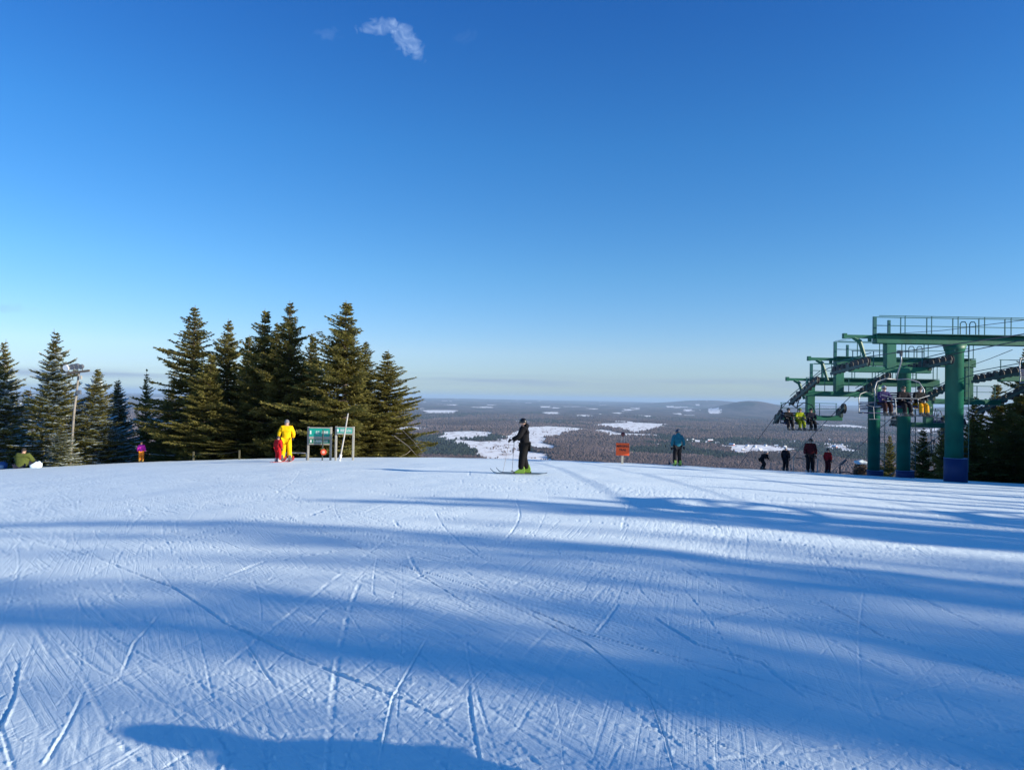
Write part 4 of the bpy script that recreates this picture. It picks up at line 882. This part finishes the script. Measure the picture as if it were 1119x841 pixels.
def tower(px, D, beam_py, half, r_p, label, padh, wheels, rail_r):
    x = P(px, 480, D).x; z0 = bz(x, D); root = empty('lift_tower', (x, D, z0)); tag(root, label, 'lift tower', 'green lift towers')
    zb = P(px, beam_py, D).z - z0
    MB().tube([(0, 0, -1.5), (0, 0, zb - .5), (0, 0, zb - .42), (0, 0, zb - .19)], [r_p, r_p, r_p * 1.12, r_p * 1.3], 28).build('pole', gp, root, True)
    lx, rx = -half - .25, half + .25
    MB().box((.0, 0, zb), (rx - lx, .42, .38), ch=.02).build('top_beam', gp, root)
    # lifting bracket left of the beam
    xl = -4.8
    MB().box(((xl + lx) / 2 - .01, 0, zb + .10), (lx - xl, .16, .14)).tube([(xl + .45, 0, zb + .06), (xl + .72, 0, zb - .10), (xl + .84, 0, zb - .45), (xl + 1.0, 0, zb - .95)], [.09, .10, .09, .07], 8).box((xl + 1.15, 0, zb - .02), (.12, .12, .16)).box((xl + .07, 0, zb + .12), (.14, .2, .22)).build('lifting_frame', gp, root)
    # walkway rail
    rb = MB(); zt = zb + .19
    ps = [lx + .08 + i * (rail_r - lx - .1) / 6 for i in range(7)]
    for i, q in enumerate(ps): rb.box((q, .15, zt + .40), (.14 if i == 0 else .035, .10 if i == 0 else .035, .80))
    rb.box(((lx + rail_r) / 2, .15, zt + .78), (rail_r - lx, .035, .035)).box(((lx + rail_r) / 2, .15, zt + .42), (rail_r - lx, .03, .03)).build('guard_rail', rail, root)
    rb = MB()
    for i, q in enumerate(ps[1:]): rb.box((q - .1, -.40, zt + .40), (.03, .03, .80))
    rb.box(((lx + rail_r) / 2, -.40, zt + .78), (rail_r - lx, .03, .03)).box(((lx + rail_r) / 2, -.12, zt + .03), (rail_r - lx, .62, .03)); rb.build('walkway', rail, root)
    for q in (.12, .52):
        MB().tube([(q, -.2, zt + .03), (q, -.2, zt + .52), (q + .06, -.2, zt + .60), (q + .20, -.2, zt + .60), (q + .26, -.2, zt + .52), (q + .26, -.2, zt + .03)], .022, 6).build('ladder_loop', rail, root)
    MB().box((lx + .62, 0, zt + .33), (.10, .10, .62)).build('stub_post', rail, root)
    lad = MB()
    for sx in (r_p + .05, r_p + .33): lad.tube([(sx, .1, .4), (sx, .1, zb)], .018, 6)
    zz = .6
    while zz < zb - .1: lad.tube([(r_p + .05, .1, zz), (r_p + .33, .1, zz)], .012, 5); zz += .3
    lad.build('ladder', rail, root)
    for sd, (ko, ki) in ((-1, ('lo', 'li')), (1, ('ro', 'ri'))):
        cx_ = (ROPES[ko][0] + ROPES[ki][0]) / 2 - x; za = min(rope_z(ko, D), rope_z(ki, D)) - z0 - .32
        MB().box((cx_, 0, (zb - .19 + za) / 2 + .05), (.42, .32, zb - .19 - za + .02), ch=.02).build('drop_column', gp, root)
        ar = MB().box((cx_, 0, za), (3.45, .26, .26), ch=.02).build('crossarm', gp, root)
        ra = MB()
        for q in (-1.5, -.6, .6, 1.5): ra.box((cx_ + q, .2, za + .45), (.03, .03, .7))
        ra.box((cx_, .2, za + .80), (3.1, .03, .03)).box((cx_, .2, za + .5), (3.1, .025, .025)); ra.build('guard_rail', rail, ar)
        for kr in (ko, ki):
            X_ = ROPES[kr][0] - x; n, half_l, rw = wheels
            tb = MB(); D0, D1 = D - half_l, D + half_l
            tb.bar((X_ - .09, D0 - D, rope_z(kr, D0) - z0 - rw - .12), (X_ - .09, D1 - D, rope_z(kr, D1) - z0 - rw - .12), .05, .12)
            tb.box((X_ - .03, 0, (za + rope_z(kr, D) - z0 - rw) / 2), (.14, .3, .3))
            tr_ = tb.build('sheave_train', mat('train_steel', (.02, .05, .045), .5), root)
            for i in range(n):
                dd = D0 + (D1 - D0) * (i + .5) / n; zc = rope_z(kr, dd) - z0 - rw - .02
                MB().tube([(X_ - .06, dd - D, zc), (X_ - .045, dd - D, zc), (X_, dd - D, zc), (X_ + .045, dd - D, zc), (X_ + .06, dd - D, zc)], [rw * .98, rw, rw * .88, rw, rw * .98], 18).build('sheave_wheel', wheelm, tr_)
            if n > 2:
                MB().tube([(X_, D0 - D - .1, rope_z(kr, D0) - z0 + .14), (X_, D1 - D + .1, rope_z(kr, D1) - z0 + .14)], .018, 6).build('cable_guard', rail, tr_)
    if padh:
        MB().tube([(.08, 0, -.1), (.08, 0, padh)], r_p + .10, 28).build('padding', pad, root, True); MB().tube([(.08, 0, padh + .002), (.08, 0, padh + .02)], r_p + .11, 28).build('padding_rim', mat('pad_rim', (.12, .2, .4), .6), root)
    return root
tower(1042, 32, 372, 3.2, .355, 'nearest green lift tower with blue padding round its foot', 1.0, (8, 1.75, .19), 3.4)
tower(987, 37, 396, 3.2, .31, 'middle green lift tower, its pole just behind the loaded chair', .35, (8, 1.75, .19), 3.3)
tower(954.5, 40.5, 418, 3.2, .31, 'farthest green lift tower with the leftmost pole', .3, (2, .55, .27), 3.3)
# the drive terminal, beyond the right edge, that the cables run into
for (xa, xb, dz_, lb) in ((XO, XI, 0, 'green return terminal of the nearer pair of cables, outside the view on the right'), (20.9, 24.3, -.1, 'green return terminal of the farther pair of cables, outside the view on the right')):
    xm = (xa + xb) / 2; zt_ = rope_z('lo', 9.5) + dz_; z0_ = bz(xm, 9); r_ = empty('lift_terminal', (xm, 9, z0_)); tag(r_, lb, 'lift terminal', 'lift terminals'); hh = zt_ - z0_
    w_ = MB(); w_.tube([(1.68 * math.cos(k_ * math.pi / 24), 1.68 * math.sin(k_ * math.pi / 24), hh) for k_ in range(49)], .07, 8)
    for k_ in range(8): w_.tube([(0, 0, hh), (1.66 * math.cos(k_ * math.pi / 4), 1.66 * math.sin(k_ * math.pi / 4), hh)], .045, 8)
    w_.build('bullwheel', wheelm, r_)
    MB().tube([(0, -.4, -.5), (0, -.4, hh + .3)], .34, 24).build('pole', gp, r_, True); MB().box((0, .2, hh + .42), (.4, 1.6, .28), ch=.02).build('top_beam', gp, r_); MB().tube([(0, 0, hh - .2), (0, 0, hh + .4)], .16, 16).build('axle', steel, r_)
# thin signal wires above the towers
b_ = MB(); pts = [P(913, 372.5, 34), P(955, 366, 32.3), P(1030, 361, 28), P(1140, 347, 22)]
for o_ in (0, .0): b_.tube(pts, .010, 5)
tag(b_.build('signal_wire', steel), 'thin signal wire strung above the nearest green beam', 'wire', 'signal wires')
b_ = MB().tube([P(1062, 399, 36.5), P(1082, 392, 34), P(1107, 382, 32)], .014, 5); tag(b_.build('signal_wire', steel), 'thin wire sagging from the middle tower to the nearest beam', 'wire', 'signal wires')

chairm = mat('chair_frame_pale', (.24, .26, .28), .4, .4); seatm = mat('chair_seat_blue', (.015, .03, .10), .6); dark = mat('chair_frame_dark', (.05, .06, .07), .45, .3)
def chair(k, D, seat_py, W, label, m_frame, seat_m, raised=True, yaw=0.):
    X_ = ROPES[k][0]; zr = rope_z(k, D); zs = P(CX + X_ / D * F, seat_py, D).z; root = empty('lift_chair', (X_, D, zr), yaw); tag(root, label, 'lift chair', 'chairs of the double chairlift')
    h = zs - zr; w_ = W / 2
    MB().box((0, 0, .0), (.10, .26, .10)).box((.05, 0, -.08), (.06, .12, .14)).build('grip', dark, root)
    hg = MB(); hg.tube([(.03, 0, 0), (.06, .0, -.35), (.0, .12, -.75), (0, .22, h * .5)], .028, 8)
    zt = h + 1.02
    for sx in (-1, 1):
        hg.tube([(0, .22, h * .5), (sx * w_ * .45, .2, zt + .02 if zt > h * .5 else h * .5 + .02), (sx * w_ * .86, .12, zt - .10), (sx * w_, .02, zt - .38), (sx * w_, -.05, h + .25), (sx * w_, -.02, h - .02), (sx * w_, -.45, h - .02)], .024, 8)
    hg.build('hanger', m_frame, root, True)
    MB().box((0, -.22, h), (W - .05, .46, .07), ch=.015).build('seat', seat_m, root)
    bk = MB(); 
    for i in range(5): bk.box((0, .035, h + .16 + i * .085), (W - .06, .03, .06))
    bk.build('backrest', seat_m, root)
    sb = MB(); sb.tube([(-w_, .0, h + .45), (-w_ + .05, -.42, h + .42), (-w_ * .5, -.50, h + .30), (w_ * .5, -.50, h + .30), (w_ - .05, -.42, h + .42), (w_, 0, h + .45)], .018, 6)
    for q in (-.45, .45): sb.tube([(q * w_, -.50, h + .30), (q * w_, -.60, h - .3)], .015, 6)
    sb.tube([(-w_ * .75, -.60, h - .3), (w_ * .75, -.60, h - .3)], .018, 6).build('safety_bar', m_frame, root)
    return root, Vector((X_, D, zs))
CH = dict(pel=(0, -.22, .57), che=(0, -.20, .90), nec=(0, -.16, 1.09), head=(0, -.12, 1.23), elL=(-.27, -.05, .80), haL=(-.18, .18, .74), elR=(.27, -.05, .80), haR=(.18, .18, .74), knL=(-.12, .24, .54), anL=(-.13, .28, .13), knR=(.12, .24, .54), anR=(.13, .28, .13))
def riders(k, D, seat_py, W, specs, label, fr, st):
    root, s_ = chair(k, D, seat_py, W, label, fr, st); n = len(specs)
    for (off, lb, jc, pc, hc, hel, extra) in specs:
        ps = dict(CH); ps.update(extra)
        person(lb, (s_.x + off, s_.y - .22 - .16, s_.z - .37), R(180), .82, jc, pc, hc, (.05, .05, .05), pose=ps, skilen=1.5, bulk=1.15, helmet=hel, group=None)
BK = (.01, .01, .014)
riders('lo', 27.9, 444, 1.85, [(-.72, 'rider in a purple jacket at the left end of the near chair', (.03, .025, .10), (.03, .012, .012), (.25, .25, .3), True, {}),
                              (.0, 'rider in black with a white collar in the middle of the near chair', BK, BK, (.05, .045, .02), True, {}),
                              (.60, 'rider in yellow trousers at the right end of the near chair', (.012, .014, .016), (.62, .30, .01), (.02, .02, .02), True, {})], 'pale framed chair with three riders hanging before the green towers', chairm, seatm)
riders('lo', 37.8, 462, 1.75, [(-.58, 'rider in black at the left of the far chair', BK, BK, (.02, .02, .02), True, {}),
                              (.0, 'rider in a yellow green jacket in the middle of the far chair', (.30, .36, .01), (.20, .24, .01), (.1, .16, .02), True, {}),
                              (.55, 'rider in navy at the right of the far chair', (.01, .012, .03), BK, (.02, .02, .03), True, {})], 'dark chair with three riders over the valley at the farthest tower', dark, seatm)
chair('li', 36.6, 451, 1.75, 'empty chair with a pale frame just left of the farthest pole', chairm, seatm)
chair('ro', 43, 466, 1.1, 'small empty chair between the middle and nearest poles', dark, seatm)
chair('ri', 29.6, 418, 1.5, 'empty chair frame cut by the right edge beside the sheaves', chairm, seatm)

# barrier and posts under the lift
r_ = empty('rope_barrier', stand(876, 41)); ox, oy, oz = stand(876, 41)
for px in (867, 885, 893):
    x, y, z = stand(px, 41); MB().tube([(x - ox, 0, z - oz - .2), (x - ox, 0, z - oz + .85)], .03, 6).build('post', galv, r_)
MB().tube([(-.45, 0, .80), (.1, 0, .72), (.45, 0, .78), (.85, 0, .76)], .02, 6).build('rope', mat('rope_dark', (.06, .05, .04), .9), r_)
tag(r_, 'rope barrier on thin posts behind the adult in dark red', 'barrier')
r_ = empty('pipe_rail', stand(922, 40)); MB().tube([(-.22, 0, -.1), (-.22, 0, .48), (-.1, .0, .58), (.25, .3, .75)], .04, 8).build('upright', dark, r_); MB().tube([(-.22, 0, .10), (.30, 0, .12), (.5, 0, -.05)], .03, 8).build('foot', dark, r_)
tag(r_, 'bent dark pipe rail left of the farthest lift pole', 'rail')
x, y, z = stand(940, 43); r_ = empty('snowy_bush', (x, y, z)); g_ = np.random.default_rng(4); vv = []
n = 1500; d = g_.normal(0, 1, (n, 3)); d /= np.linalg.norm(d, axis=1)[:, None]; d[:, 2] = abs(d[:, 2]); c0 = d * [.42, .4, .95] * g_.uniform(.3, 1, (n, 1)); e = g_.normal(0, .03, (n, 2, 3))
V = np.concatenate([c0[:, None], c0[:, None] + e, c0[:, None] + d[:, None] * .12], 1); me = npmesh('twigs', V.reshape(-1, 3), np.arange(n * 4).reshape(-1, 4)); me.materials.append(mat('twig_brown', (.16, .12, .09), .9)); link(bpy.data.objects.new('twigs', me), r_)
MB().ell((0, 0, .88), (.36, .30, .13), 16, 10, lumpy).build('snow_cap', MATS['snow'], r_, True); tag(r_, 'brown bush with a white snow cap left of the farthest lift pole', 'bush')
